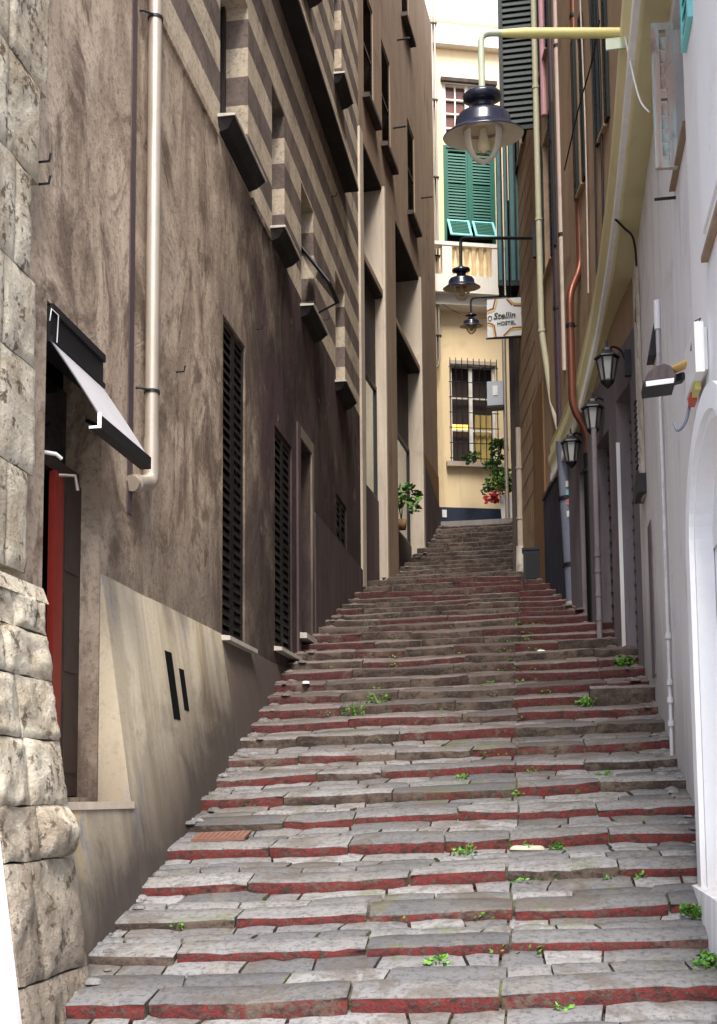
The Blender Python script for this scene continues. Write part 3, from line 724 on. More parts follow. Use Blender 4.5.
for q in ups:
    m = MB(); louvre(m, F2, q[0]+.02, q[1]-.02, q[2]+.02, q[3]-.02, -.05, BRW, BRW, .08)
    m.build('window_shutter', l2); sill(l2, F2, q[0]-.12, q[1]+.15, q[2], .14, .1, mat=DARKB)
m = MB()
for u, v in ((393, 128), (421, 198), (397, 40)):
    s_, z_ = F2.px(u, v); m.tube([F2.p(s_, z_, 0), F2.p(s_, z_, .28)], .022, DARKM, 6); m.br()
m.build('shutter_hook', l2)
m = MB(); facade(m, F2, b2+.16, 8.48, 4, 8.0, RUST, [], depth=.05, o=.02)
P = F2.p; m.hexa([P(b2+.2,5.0,.021),P(8.47,5.0,.021),P(8.47,5.0,.06),P(b2+.2,5.0,.06),P(b2+.2,7.7,.021),P(8.47,7.15,.021),P(8.47,7.15,.06),P(b2+.2,7.7,.06)], PURP); m.build('end_plinth', l2)

# ------------------------------------------------------------------ plants helper
def leaves(mb, c, n, r, size, mat, up=.6, flat=1.0):
    c = Vector(c)
    for _ in range(n):
        d = Vector((rnd(-1,1), rnd(-1,1), rnd(-.3,1)*flat)); 
        if d.length > 1: d.normalize()
        p = c+Vector((d.x*r, d.y*r, d.z*r))
        a = Vector((rnd(-1,1), rnd(-1,1), rnd(-.2,up))).normalized(); b = a.cross(Vector((rnd(-1,1), rnd(-1,1), rnd(-1,1)))).normalized()
        s = size*rnd(.6, 1.3); nn = a.cross(b)*s*.18
        mb.grid([[p, p+a*s*.5-nn, p+a*s], [p, p+a*s*.45+b*s*.32, p+a*s*.999]], mat, False)
        mb.grid([[p, p+a*s*.5-nn, p+a*s], [p, p+a*s*.45-b*s*.32, p+a*s*.999]], mat, False)
        
def stems(mb, c, n, h, r, mat):
    c = Vector(c)
    for _ in range(n):
        d = Vector((rnd(-1,1)*r, rnd(-1,1)*r, h*rnd(.6,1))); mb.tube([c, c+d*.5+Vector((0,0,h*.1)), c+d], [.006,.005,.003], mat, 5)

# plant in the second bay
s_, z_ = F2.px(408, 505)
pp = thing('potted_plant', 'leafy pot plant on the ledge of the lit shop bay window', 'potted plant', tuple(F2.p(s_, 5.74, -.15)))
m = MB(); m.lathe([(.0,0),(.10,0),(.13,.2),(.11,.2),(.1,.17),(0,.17)], F2.p(s_, 5.742, -.15), RUST, 14); m.build('pot', pp)
m = MB(); stems(m, F2.p(s_, 5.9, -.15), 8, .7, .16, LEAFD); leaves(m, F2.p(s_, 6.3, -.12), 90, .38, .2, LEAF); m.build('foliage', pp)

# ------------------------------------------------------------------ far cream building
th = math.radians(18)
FF = Frame((-1.9-6*math.cos(th), 30-6*math.sin(th)), (-1.9+9*math.cos(th), 30+9*math.sin(th)))
fx = FF.px
fb = thing('cream_building', 'bright cream building with green shutters closing the top of the alley', 'building', tuple(FF.p(6, 6.9, 0)))
w0 = fx(450, 364); w1 = fx(497, 464); s0 = fx(443, 147); s1 = fx(496, 250); t0 = fx(442, 82); t1 = fx(494, 147)
BW = (w0[0], w1[0], w1[1], w0[1]); GS = (s0[0], s1[0], s1[1], s0[1]+.05); TW = (t0[0], t1[0], GS[3]+.12, t0[1])
m = MB(); facade(m, FF, 0, 15, 5.5, 27, CREAM, [(*BW, .3, CREAMW), (*GS, .3, CREAMW), (*TW, .2, CREAMW)], depth=5); m.build('wall', fb)
m = MB(); zc = fx(460, 508)[1]; facade(m, FF, 3, 12, 6.0, zc, NAVY, [], depth=.05, o=.04); m.build('plinth', fb)
m = MB()
for v0, v1, o_ in ((1, 24, .10), (28, 41, .13), (41, 50, .22)):
    za, zb_ = fx(460, v1)[1], fx(460, v0)[1]; m.wbox(FF, 2, 13, za, zb_-.003, .002, o_, CREAMW)
m.build('cornice', fb)
m = MB(); m.wbox(FF, fx(429, 200)[0], fx(438, 200)[0], 13.9, 20.4, .002, .06, CREAMW); m.build('corner_strip', fb)
# barred window
a, b, c, d_ = BW
m = MB(); m.wbox(FF, a+.01, b-.01, c, d_-.01, -.28, -.27, BRW); m.wbox(FF, a+.02, a+.06, c, d_-.01, -.15, -.09, CREAMW)
wd = (b-a)
for f0, f1 in ((.42, .50), (.93, .995)): m.wbox(FF, a+wd*f0, a+wd*f1, c+.01, d_-.02, -.16, -.08, CREAMW)
for k in (.33, .66): m.wbox(FF, a+.06, b-.02, c+(d_-c)*k, c+(d_-c)*k+.05, -.15, -.10, CREAMW)
wf = m.build('window_frame', fb)
m = MB(); m.wbox(FF, a+.06, a+wd*.42, c+.95, c+1.12, -.26, -.24, AMBER); m.build('lit_shelf', wf)
m = MB(); P = FF.p
rows = [[P(a+wd*(.52+.02*k)+wd*.38*j/10, z, -.22+.02*math.sin(j*2.2)) for j in range(11)] for k, z in enumerate((c+.02, c+.5, c+1.0, c+1.4))]
m.grid(rows, CURT); m.build('curtain', wf)
m = MB()
for k in range(9):
    q = a-.02+(wd+.04)*k/8; m.tube([P(q, c+.02, .08), P(q, d_+.06, .08), P(q-.01, d_+.14, .11)], .011, DARKM, 6)
for k in range(7):
    z = c+.1+(d_-c-.2)*k/6; m.tube([P(a-.06, z, .08), P(b+.06, z, .08)], .012, DARKM, 6)
m.build('window_grille', fb)
sill(fb, FF, a-.15, b+.15, c, .18, .14, mat=JAMB)
m = MB(); m.wbox(FF, a-.02, b+.02, d_, d_+.1, .002, .05, JAMB); m.build('lintel', fb)
# green shutters
a, b, c, d_ = GS; md = (a+b)/2
m = MB(); m.wbox(FF, a, a+.07, c, d_, -.1, .03, GREEN); m.wbox(FF, b-.07, b, c, d_, -.1, .03, GREEN); m.wbox(FF, a+.07, b-.07, d_-.07, d_, -.1, .028, GREEN); m.wbox(FF, md-.04, md+.04, c+.6, d_-.07, -.08, .032, GREEN); gf = m.build('shutter_frame', fb)
for q0, q1 in ((a+.07, md-.04), (md+.04, b-.07)):
    m = MB(); louvre(m, FF, q0, q1, c+.72, d_-.08, -.03, GREEN, GREEN, .085, .06); m.build('shutter', fb)
    m = MB()
    # bottom flap swung outwards
    L = .72; an = math.radians(32); tz = c+.74
    e1 = Vector((0,0,-math.cos(an)))*L + FF.n*math.sin(an)*L
    def FP(q, t, off=0): return FF.p(q, tz, .03)+e1*t + (FF.n*math.cos(an)+Vector((0,0,math.sin(an))))*off
    def fbx(q0, q1, t0, t1, mat, o0=0, o1=.03):
        m.hexa([FP(q0,t1,o0),FP(q1,t1,o0),FP(q1,t1,o1),FP(q0,t1,o1),FP(q0,t0,o0),FP(q1,t0,o0),FP(q1,t0,o1),FP(q0,t0,o1)], mat)
    fbx(q0, q0+.06, 0, 1, TURQ); fbx(q1-.06, q1, 0, 1, TURQ); fbx(q0+.06, q1-.06, 0, .08, TURQ, .001, .029); fbx(q0+.06, q1-.06, .92, 1, TURQ, .001, .029)
    for k in range(8): fbx(q0+.06, q1-.06, .12+k*.1, .18+k*.1, GREEN, .004, .016)
    m.build('shutter_flap', fb)
# upper lattice window
a, b, c, d_ = TW
m = MB(); m.wbox(FF, a, b, c+.002, d_-.002, -.15, -.14, PANE)
wn = m.build('window', fb)
m = MB(); md = (a+b)/2
for q in (a+.0, md-.07, b-.08): m.wbox(FF, q, q+.10, c+.003, d_-.003, -.13, -.04, CREAMW)
for k in range(1, 3):
    for h0, h1 in ((a+.1, md-.07), (md+.05, b-.08)):
        q = h0+(h1-h0)*k/3*1.0; 
        if k == 1: m.wbox(FF, (h0+h1)/2-.02, (h0+h1)/2+.02, c+.01, d_-.01, -.128, -.07, CREAMW)
for k in range(5):
    z = c+(d_-c-.06)*k/4; m.wbox(FF, a+.1, b-.08, z+.004, z+.045, -.132, -.065, CREAMW)
m.build('glazing_bars', wn)
m = MB(); m.wbox(FF, a-.05, b+.1, d_, d_+.10, .002, .10, DARKB); m.build('lintel', fb)
# balcony
zr = fx(466, 254)[1]; zb_ = fx(466, 286)[1]; ze = fx(466, 312)[1]; ba = fx(438, 270)[0]; bb = fx(488, 270)[0]
m = MB(); m.wbox(FF, ba-.6, bb+1.2, ze+.25, zb_, .002, .62, CREAMW); m.wbox(FF, ba-.6, bb+1.2, ze, ze+.25, .002, .42, CREAMW); bal = m.build('balcony', fb)
m = MB(); m.wbox(FF, ba-.6, bb+1.2, zr-.10, zr, .40, .64, CREAMW); m.build('rail', bal)
m = MB(); m.wbox(FF, ba-.02, ba+.24, zb_, zr-.1, .40, .62, CREAMW); m.br(); m.wbox(FF, bb-.05, bb+.3, zb_, zr-.1, .40, .62, CREAMW); m.build('post', bal)
hb = zr-.1-zb_
for k in range(5):
    m = MB(); m.lathe([(.05,0),(.05,.06*hb),(.035,.1*hb),(.075,.32*hb),(.06,.45*hb),(.03,.7*hb),(.05,.9*hb),(.05,hb)], FF.p(ba+.36+(bb-ba-.5)*k/4.4, zb_, .51), CREAM, 12); m.build('baluster', bal)
# far twin pipe
tp = thing('twin_pipe', 'thin pair of brown pipes running down the cream wall to a curled end', 'drainpipe', tuple(FF.p(fx(431,200)[0], 11.5, .1)))
m = MB()
for (u0, u1, dd) in ((426.5, 434, 0), (430, 437, .0)):
    p0, p1 = fx(u0, 0), fx(u1, 372); m.tube(bent([FF.p(p1[0], 24, .32), FF.p(p1[0], p1[1]+.1, .32), FF.p(p1[0]-.22, p1[1]-.15, .28)], .15), .028, STEEL, 10); m.br()
m.build('pipe', tp)
m = MB()
for k in range(6): m.wbox(FF, fx(433, 372)[0]-.06, fx(437, 372)[0]+.06, 12.2+k*2.2, 12.24+k*2.2, .0, .36, DARKM); m.br()
m.build('bracket', tp)
m = MB()
for u, v in ((476, 522), (452, 513)): pass
p = fx(444, 514); m.wbox(FF, p[0]-.06, p[0]+.06, p[1]-.1, p[1]+.1, .042, .06, PLAST); m.build('socket_plate', fb)

# ------------------------------------------------------------------ right side buildings
FR = Frame((1.06, 0), (1.06, 30), True)
R1, R2, R4, R5 = (1.06, 12.9), (.42, 16.5), (-.42, 22.2), (-.62, 29.2)
F12 = Frame(R1, R2, True); F24 = Frame(R2, R4, True); F45 = Frame((-.50, 22.25), R5, True)
# white house
wh = thing('white_house', 'bright white rendered house with an arched doorway at the right edge', 'building', (1.2, 7, -1.3))
m = MB()
FWH = Frame((1.03, 0), (1.03, 30), True)
facade(m, FWH, 5.2, 7.8, -1.6, 18, WHITE, [(5.76, 7.16, -.80, 1.50, .2)], depth=4)
m.build('wall', wh)
arch_c, arch_z, ry, rz = 6.46, 1.50, .78, .60
FA = Frame((.935, 0), (.935, 30), True)
m = MB()
n = 24
def el(k, f, zf=1): t = PI*k/n; return (arch_c+ry*f*math.cos(t), arch_z+rz*(f if zf else 1)*math.sin(t))
for f0, f1, o0, o1 in ((1.0, 1.22, -.09, .05), (.93, 1.0, -.09, .02)):
    rows = []
    for k in range(n+1):
        A_, B_ = el(k, f0), el(k, f1)
        rows.append([FA.p(A_[0], A_[1], o0), FA.p(A_[0], A_[1], o1), FA.p(B_[0], B_[1], o1), FA.p(B_[0], B_[1], o0)])
    m.grid(rows, WHITE, False)
    for sg in (1, -1):
        q0, q1 = arch_c+sg*ry*f0, arch_c+sg*ry*f1; q0, q1 = min(q0, q1), max(q0, q1); m.wbox(FA, q0, q1, -1.5, arch_z, o0, o1, WHITE)
m.build('arch_surround', wh)
m = MB(); rows = [[FWH.p(arch_c, arch_z, .012)]*(n+1), [FWH.p(el(k,.94)[0], el(k,.94)[1], .012) for k in range(n+1)]]
m.grid(rows, LAV, False); m.build('fanlight_panel', wh)
m = MB(); m.wbox(FWH, 5.78, 7.14, -.78, 1.48, -.10, -.04, PLAST)
for k in range(2):
    for j in range(3): m.wbox(FWH, 5.85+k*.63, 6.42+k*.63, -.55+j*.66, .0+j*.66, -.041, -.025, PLAST)
m.build('door', wh)
m = MB(); P = FWH.p
m.hexa([P(5.2,-1.6,.002),P(7.56,-1.6,.002),P(7.56,-1.6,.20),P(5.2,-1.6,.20),P(5.2,-.52,.002),P(7.56,-.52,.002),P(7.56,-.55,.17),P(5.2,-.55,.17)], WHITE)
m.build('plinth', wh)
m = MB(); FW2 = FWH
m.wbox(FW2, 5.6, 6.98, 3.28, 5.3, .002, .03, WHITE); m.wbox(FW2, 5.6, 7.0, 3.245, 3.278, .002, .045, BROWN2); wnd = m.build('window_surround', wh)
m = MB(); m.wbox(FW2, 5.7, 6.9, 3.38, 5.2, .031, .045, WHITE); m.build('shutter', wh)
# lavender house
lv = thing('lavender_house', 'pale lavender rendered house with a worn shuttered window under the curved cornice', 'building', (1.2, 10, 0))
WZ0, WZ1 = 4.68, 5.92
m = MB(); facade(m, FR, 7.803, 12.9, -1.6, 20, LAV, [(7.86, 8.68, WZ0, WZ1, .25)], depth=4); m.build('wall', lv)
sill(lv, FR, 7.80, 8.75, WZ0, .045, .035, mat=BROWN2)
m = MB(); m.wbox(FR, 7.88, 8.66, WZ0+.02, WZ1-.02, -.2, -.15, DARKM); m.build('window_frame', lv)
# opened shutter leaves: frames perpendicular-ish to the wall
def leafpanel(hinge, ang, width, z0, z1, matf, mats_, name, lab=None):
    d = Vector((-math.cos(ang), math.sin(ang), 0)); e = (hinge.x+d.x*width, hinge.y+d.y*width)
    f = Frame((hinge.x, hinge.y), e); mm = MB(); louvre(mm, f, .0, width, z0, z1, -.02, matf, mats_, .105, .055, .04); o_ = mm.build(name, lv)
    if lab: o_['label'] = lab
hp, ep = hX(676, 130, 1.04), hX(654, 130, .88)
leafpanel(Vector((hp.x, hp.y, 0)), math.atan2(ep.y-hp.y, hp.x-ep.x), math.hypot(ep.x-hp.x, ep.y-hp.y), hX(660, 196, .95).z, hX(660, 24, .95).z, PEEL, PEEL, 'shutter', 'peeling pink and turquoise louvred shutter leaf')
m = MB(); louvre(m, FR, 7.25, 7.62, 5.02, 6.0, .03, TURQ, TURQ, .1, .05); m.build('shutter', lv)['label'] = 'turquoise shutter leaf folded back on the wall'
m = MB(); m.tube([FR.p(8.72, 4.58, 0), FR.p(8.72, 4.58, .16)], .012, DARKM, 6); m.build('shutter_hook', lv)
# vents and recesses on the lavender wall
m = MB(); P = FR.p
y, z = 10.55, 4.2
m.hexa([P(y,z-.15,.002),P(y+.25,z-.15,.002),P(y+.25,z-.15,.07),P(y,z-.15,.07),P(y,z+.16,.002),P(y+.25,z+.16,.002),P(y+.25,z+.16,.012),P(y,z+.16,.012)], DARKM); m.build('vent_hood', lv)
m = MB(); y, z = 11.95, 3.2
m.wbox(FR, y, y+.5, z-.06, z+.14, .002, .09, DARKM); m.build('vent_hood', lv)
m = MB(); m.wbox(FR, 11.55, 11.9, 1.2, 2.75, .002, .012, LILAC); m.build('patched_recess', lv)
m = MB()
rows = []
for j in range(30):
    z = 3.1+2.5*j/29
    rows.append([FR.p(12.0+.28*i/5+.05*noise.noise(Vector((i, z*4, 1))), z, .006+(.03+.03*noise.noise(Vector((i*1.3, z*6, 5))))*(0 if i in (0, 5) else 1)) for i in range(6)])
m.grid(rows, ROUGHST, False); m.build('crumbling_strip', lv)
cd = thing('conduit', 'thin white conduit pipe climbing the lavender wall', 'pipe', tuple(FR.p(10.08, .5, .03)))
CPNT = grime('conduit_paint', (.48, .475, .50), dark=(.25, .23, .23), sc=3)
m = MB(); m.tube([FR.p(10.08, .1, .03), FR.p(10.08, 4.35, .03)], .016, CPNT, 10); m.build('pipe', cd)
m = MB(); m.tube([FR.p(10.08, 4.1, .03), FR.p(10.08, 4.36, .03)], .028, LAV, 12); m.build('cap', cd)
m = MB()
for z in (.25, .6, .8, .95, 1.35): m.tube([FR.p(10.08, z, .03), FR.p(10.08, z+.05, .03)], .028, CPNT, 10); m.br()
m.build('joint', cd)
# hanging wire on the white house
m = MB(); y = 7.2; pts = [(0,0),(.02,-.06),(-.03,-.1),(.05,-.2),(.06,-.3),(.0,-.38),(.03,-.44),(-.04,-.5)]
m.tube([FWH.p(y+.04, 2.98, .06)]+[FWH.p(y+a, 2.98+b*.6, .03+abs(a)) for a, b in pts], .004, DARKM, 5)
tag(m.build('loose_wire'), 'thin loose wire dangling from a nail on the white wall', 'wire')
# alarm box + floodlight
y0 = 7.1
ab = thing('alarm_box', 'white wall alarm box with red and yellow lights underneath', 'alarm', tuple(FWH.p(7.3, 2.6, .05)))
m = MB(); m.wbox(FWH, 7.10, 7.62, 2.60, 2.92, .03, .085, PLAST); m.wbox(FWH, 7.15, 7.55, 2.63, 2.90, .003, .03, PLAST); m.build('casing', ab)
m = MB(); m.wbox(FWH, 7.46, 7.60, 2.545, 2.598, .035, .075, REDL); m.build('red_light', ab)
m = MB(); m.wbox(FWH, 7.27, 7.43, 2.55, 2.598, .035, .07, YELL); m.build('yellow_light', ab)
m = MB(); m.tube(bent([FWH.p(7.6, 2.62, .05), FWH.p(7.62, 2.45, .09), FWH.p(7.66, 2.40, .14), FWH.p(7.7, 2.48, .16)], .05), .010, GREYP, 6); m.build('cable', ab)
fp = lambda u, v, Y: hY(u, v, Y)
fl_ = thing('floodlight', 'dark hooded floodlight on an ochre arm beside the alarm box', 'floodlight', tuple(fp(660, 375, 7.75)))
Yf = 7.75
def prism(mb, pts, Y0, Y1, mat):
    a = [fp(u, v, Yf) for u, v in pts]; fr_ = [Vector((p.x, p.y+Y0, p.z)) for p in a]; bk = [Vector((p.x, p.y+Y1, p.z)) for p in a]
    mb.face(fr_, mat); mb.face(bk[::-1], mat)
    for i in range(len(a)): j = (i+1) % len(a); mb.face([fr_[i], fr_[j], bk[j], bk[i]], mat)
m = MB(); prism(m, [(644, 381), (648, 372), (656, 366), (664, 363.5), (671, 366), (675, 373), (676, 377)], 0, .2, HOOD); m.build('hood', fl_)
m = MB(); prism(m, [(643.5, 381.5), (676, 377.5), (675, 384), (644.5, 388)], -.015, .215, DARKM); prism(m, [(645.5, 382.5), (674, 378.8), (673.5, 383.8), (646, 387.4)], -.022, -.016, PLAST); m.build('lamp_glass', fl_)
m = MB(); m.tube([fp(673, 370, Yf+.1), fp(691, 362, Yf-.25)], .028, WOOD, 10); m.build('arm', fl_)
m = MB(); prism(m, [(675, 372), (684, 369), (688, 372), (684, 377), (677, 379)], .05, .12, DARKM); m.build('swivel', fl_)

# curved cornice following the bend
co = thing('curved_cornice', 'curved olive yellow cornice sweeping along the right hand houses', 'cornice', (.9, 10, 6))
OUT = [(.74,5.6,6.05),(.77,8.4,6.05),(.785,11.5,5.95),(.725,13.85,5.8),(.60,14.9,5.45),(.47,15.7,5.15),(.32,16.6,5.0),(.12,17.7,4.9)]
INN = [(1.07,5.6),(1.07,8.4),(1.07,11.6),(1.0,13.5),(.86,14.3),(.72,15.0),(.58,15.9),(.38,17.0)]
def spline(P_, n=6):
    out = []
    for i in range(len(P_)-1):
        p0 = Vector(P_[max(0,i-1)]); p1 = Vector(P_[i]); p2 = Vector(P_[i+1]); p3 = Vector(P_[min(len(P_)-1,i+2)])
        for k in range(n):
            t = k/n; out.append(.5*((2*p1)+(p2-p0)*t+(2*p0-5*p1+4*p2-p3)*t*t+(3*p1-p0-3*p2+p3)*t**3))
    out.append(Vector(P_[-1])); return out
so = spline(OUT); si = spline([(a, b, c[2]) for (a, b), c in zip(INN, OUT)])
rows = []; rowsw = []; rowsm = []
for a, b in zip(so, si):
    b = b+Vector((.15, .03, 0)); U = Vector((0, 0, 1)); inn = (b-a).normalized()
    rows.append([b+U*.9, b, a+inn*.10, a+inn*.09-U*.03, a+inn*.05-U*.03])
    rowsw.append([a+inn*.05-U*.03, a-U*.02, a+U*.10, a+inn*.03+U*.12])
    rowsm.append([a+inn*.03+U*.12, a+inn*.02+U*.2, a-inn*.04+U*.30, a-inn*.05+U*.38, a+inn*.02+U*.40, a+inn*.02+U*.52, a-inn*.02+U*.56, b+U*.9])
m = MB(); m.grid(rows, SOFF); m.build('soffit', co)
m = MB(); m.grid(rowsw, SOFFW, False); m.build('edge_strip', co)
m = MB(); m.grid(rowsm, SOFF, False)
for r_ in (rows[-1]+rowsw[-1]+rowsm[-1],): m.face(r_, SOFF)
m.build('moulding', co)
# tan house (two wall planes)
th_ = thing('tan_house', 'tall tan house with green shutters and lilac grey shopfronts below the cornice', 'building', (.4, 16, 2.4))
ops12 = []
def s12(u, v): return F12.px(u, v)
d1 = (.25, .95, 1.35, 4.75); d2 = (1.35, 2.15, 1.8, 4.55); d3 = (2.55, 3.15, 2.0, 4.5)
m = MB()
ops_u12 = [(.95, 1.25, 8.3, 10.6, .15), (.95, 1.25, 11.8, 14, .15), (2.3, 2.6, 8.3, 10.6, .15), (2.3, 2.6, 11.8, 14, .15)]
facade(m, F12, .01, F12.len, .5, 5.3, LILAC, [(*d1, .28, LILAC), (*d2, .28, LILAC), (*d3, .3, LILAC)], depth=.6, closed=False)
facade(m, F12, .01, F12.len, 5.3, 20, TAN, ops_u12, depth=4)
facade(m, F24, .0, 1.2, 1.5, 5.3, LILAC, [], depth=.6, closed=False)
ops_u24 = [(1.2, 2.0, 8.5, 10.8, .15), (1.2, 2.0, 12, 14.2, .15), (4.2, 4.9, 12.2, 14.4, .15)]
facade(m, F24, 1.203, F24.len, 1.5, 5.3, TAN, [], closed=False, depth=.6)
facade(m, F24, .0, F24.len, 5.3, 20, TAN, ops_u24, depth=4)
m.build('wall', th_)
for q, nm in ((d1, 'rolled'), (d2, 'rolled'), (d3, 'dark')):
    m = MB(); a, b, c, dd = q
    if nm == 'rolled':
        z = c
        while z < dd-.1:
            P = F12.p; m.hexa([P(a+.02,z,-.2),P(b-.02,z,-.2),P(b-.02,z,-.15),P(a+.02,z,-.15),P(a+.02,z+.16,-.2),P(b-.02,z+.16,-.2),P(b-.02,z+.16,-.19),P(a+.02,z+.16,-.19)], SPIRAL); z += .165
        m.build('roller_shutter', th_)
        m = MB(); m.wbox(F12, b-.02, b+.003, c-.1, dd-.5, -.03, .012, WHITE); m.build('door_jamb', th_)['label'] = 'white painted far door jamb'
        m = MB(); m.wbox(F12, a, b, c-.5, c, .002, .06, LILAC); m.build('door_sill', th_)
    else:
        m.wbox(F12, a+.02, b-.02, c, dd-.02, -.2, -.16, BLACK); m.build('door', th_)
for q, fr in [(q, F12) for q in ops_u12]+[(q, F24) for q in ops_u24]:
    m = MB(); a, b, c, dd = q[:4]
    m.wbox(fr, a+.01, b-.01, c+.01, dd-.01, -.13, -.10, DARKM); w = m.build('window', th_)
    sw = .16 if fr is F12 else .4
    for x0, x1 in ((a-.03-sw, a-.03), (b+.03, b+.03+sw)):
        m = MB(); louvre(m, fr, x0, x1, c-.02, dd+.02, .012, TEAL, TEAL, .09, .05, .035); m.build('shutter', th_)
    sill(th_, fr, a-.04, b+.04, c, .06, .05, mat=TAN)
# open shutter leaves standing out from the wall, further up
def outleaf(s, fr, z0, z1, width, slant=0, nm='shutter'):
    h = fr.p(s, 0, .02); d = Vector((-1, .0+slant, 0)).normalized(); f = Frame((h.x, h.y), (h.x+d.x*width, h.y+d.y*width), True)
    m = MB(); louvre(m, f, 0, width, z0, z1, 0, TEAL, TEAL, .105, .07, .05); m.wbox(f, .03, width-.03, z0+.03, z1-.03, -.012, -.002, TEAL); m.build(nm, th_)
sA = F24.px(541, 100)[0]
pA = F24.p(sA, 0, 0)
zl = hY(520, 131, pA.y).z
outleaf(sA, F24, zl, zl+3.4, abs(pA.x-hY(500, 60, pA.y).x))
for u, ww in ((501, .05), (507.5, .035), (514, .06), (520, .05)):
    p_ = hY(u, 288, 21.9); m = MB(); z0_ = hY(u, 290, 21.9).z; m.box(p_.x-ww, p_.x+ww, 21.7, 22.2, z0_, z0_+3.4, TEAL); m.box(p_.x-ww*.6, p_.x+ww*.6, 21.69, 21.699, z0_+.1, z0_+3.3, TEAL2); m.build('shutter', th_)
# tan wall horizontal boards stripes
m = MB()
for k in range(18):
    z = 5.5+k*.42; m.wbox(F24, 3.4, F24.len-.02, z, z+.018, .002, .006, BROWN2)
m.build('board_joint', th_)
m = MB(); a = F24.px(566, 470)[0]; b = F24.px(546.5, 530)[0]
nb = 6
for k in range(nb):
    q0 = a+(b-a)*k/nb; q1 = a+(b-a)*(k+1)/nb-.012; m.wbox(F24, q0, q1, 2.0, 4.92, .002, .04, NAVY)
m.wbox(F24, a, b, 4.92, 4.99, .003, .06, NAVY); m.build('wainscot', th_)
m = MB(); m.wbox(F24, F24.px(546, 480)[0], F24.px(535, 480)[0], 3.0, 7.0, .002, .03, RUST); m.build('rust_pilaster', th_)
for (uu, vv) in ():
    s_, z_ = F24.px(uu, vv)
    m = MB(); P = F24.p; m.hexa([P(s_,z_-.3,.0),P(s_+.05,z_-.3,.0),P(s_+.05,z_-.3,.04),P(s_,z_-.3,.04),P(s_,z_+.5,0),P(s_+.05,z_+.5,0),P(s_+.05,z_+.5,.3),P(s_,z_+.5,.3)], DARKM); m.build('bracket', th_)
# dark house at top
dk = thing('dark_house', 'narrow dark brown house end hung with pipes near the top of the steps', 'building', (-.5, 25, 4.5))
m = MB(); facade(m, F45, .0, F45.len, 2, 20, DARKB, [(1.5, 2.3, 9.5, 11.8, .2), (4, 4.8, 9.5, 11.8, .2)], depth=4); m.build('wall', dk)
m = MB()
for k in range(3): m.wbox(F45, .1+k*.5, .32+k*.5, 4, 12, .002, .10-.02*k, (DARKB, BRW, JAMB)[k]); m.br()
m.build('pilaster', dk)
m = MB(); louvre(m, F45, 1.0, 1.5, 9.4, 11.9, .02, TEAL, TEAL, .1); m.br(); louvre(m, F45, 2.3, 2.8, 9.4, 11.9, .02, TEAL, TEAL, .1); m.build('shutter', dk)

# ------------------------------------------------------------------ pipes on the right
def pipe(name, label, pts, r, mat, brackets=(), stub=True, group='drainpipes on the right hand houses'):
    t = thing(name, label, 'drainpipe', tuple(pts[-1]), group)
    m = MB(); m.tube(bent(pts, .18, 6), r, mat, 14); m.build('pipe', t)
    if brackets:
        m = MB()
        for k in brackets:
            for a, b in zip(pts, pts[1:]):
                a, b = Vector(a), Vector(b)
                if min(a.z, b.z) < k < max(a.z, b.z):
                    p = a+(b-a)*((k-a.z)/(b.z-a.z)); dd = (b-a).normalized()
                    m.tube([p-dd*.025, p+dd*.025], r*1.22, DARKM if mat not in (YELP, LILAC, JAMB) else mat, 12)
                    if stub: m.tube([p, p+Vector((.09, .02, 0))], .010, DARKM, 6)
                    m.br()
        m.build('bracket', t)
    return t
def q24(u, v, o=.1): s_, z_ = F24.px(u, v); return F24.p(s_, z_, o)
def q12(u, v, o=.1): s_, z_ = F12.px(u, v); return F12.p(s_, z_, o)
# copper pipe: upper run, jog, lower run, then under the cornice to the black lower half
Yc = 15.6
pc = [hY(573.5, -60, Yc), hY(580.5, 268, Yc), hY(569.5, 294, Yc-.2), hY(573, 408, Yc-.2), hY(588, 432, Yc-.1), hY(588.5, 458, Yc-.1)]
pc[0] = Vector((pc[1].x, Yc, 17)); pc[3] = Vector((pc[2].x, pc[2].y, pc[3].z)); pc[5] = Vector((pc[4].x, pc[4].y, pc[5].z))
pipe('drainpipe', 'copper coloured drainpipe with a sideways jog around the cornice end', pc, .052, COPPER, (8.5, 11, 6.4))
b0 = pc[5]; pipe('drainpipe', 'thick black drainpipe standing below the copper pipe', [b0+Vector((0,0,.06)), Vector((b0.x, b0.y, 2.1))], .075, BLKP, (4.4,))
py = [q24(545.5, 190), q24(547.5, 330), q24(552, 402), hY(563, 444, 16.85)]
Yy = py[1].y; py[0] = Vector((py[1].x, Yy, 17)); py[2] = Vector((hY(552, 402, Yy).x, Yy, hY(552, 402, Yy).z))
pipe('drainpipe', 'pale yellow drainpipe bending right into the grey pipe', py, .05, YELP, (9.5, 11.8, 7.6))
g0 = py[-1]; gx = hY(572, 530, 16.9).x
tg = pipe('drainpipe', 'grey blue drainpipe with stickers running down to the steps', [g0+Vector((0,0,.05)), Vector((g0.x+.02, 16.95, g0.z-.3)), Vector((gx, 16.9, 2.75))], .105, GREYP, (4.4, 3.4))
m = MB(); m.tube([(gx, 16.9, 2.85), (gx, 16.9, 2.45)], .12, SILL, 14); m.build('boot', tg)
m = MB()
for k, (mt, zz) in enumerate(((PLAST, 4.55), (TURQ, 4.42), (FLOWP, 4.28), (PLAST, 4.1))):
    rows = [[(gx-.012+.108*math.cos(a), 16.92+.108*math.sin(a), zz+h) for a in (-2.2, -1.9, -1.6, -1.3)] for h in (0, .09)]; m.grid(rows, mt); m.br()
m.build('sticker', tg)
Yp = q24(555, 200).y
pp_ = [Vector((hY(554, 180, Yp).x, Yp, 17)), Vector((hY(554, 180, Yp).x, Yp, 5.6))]
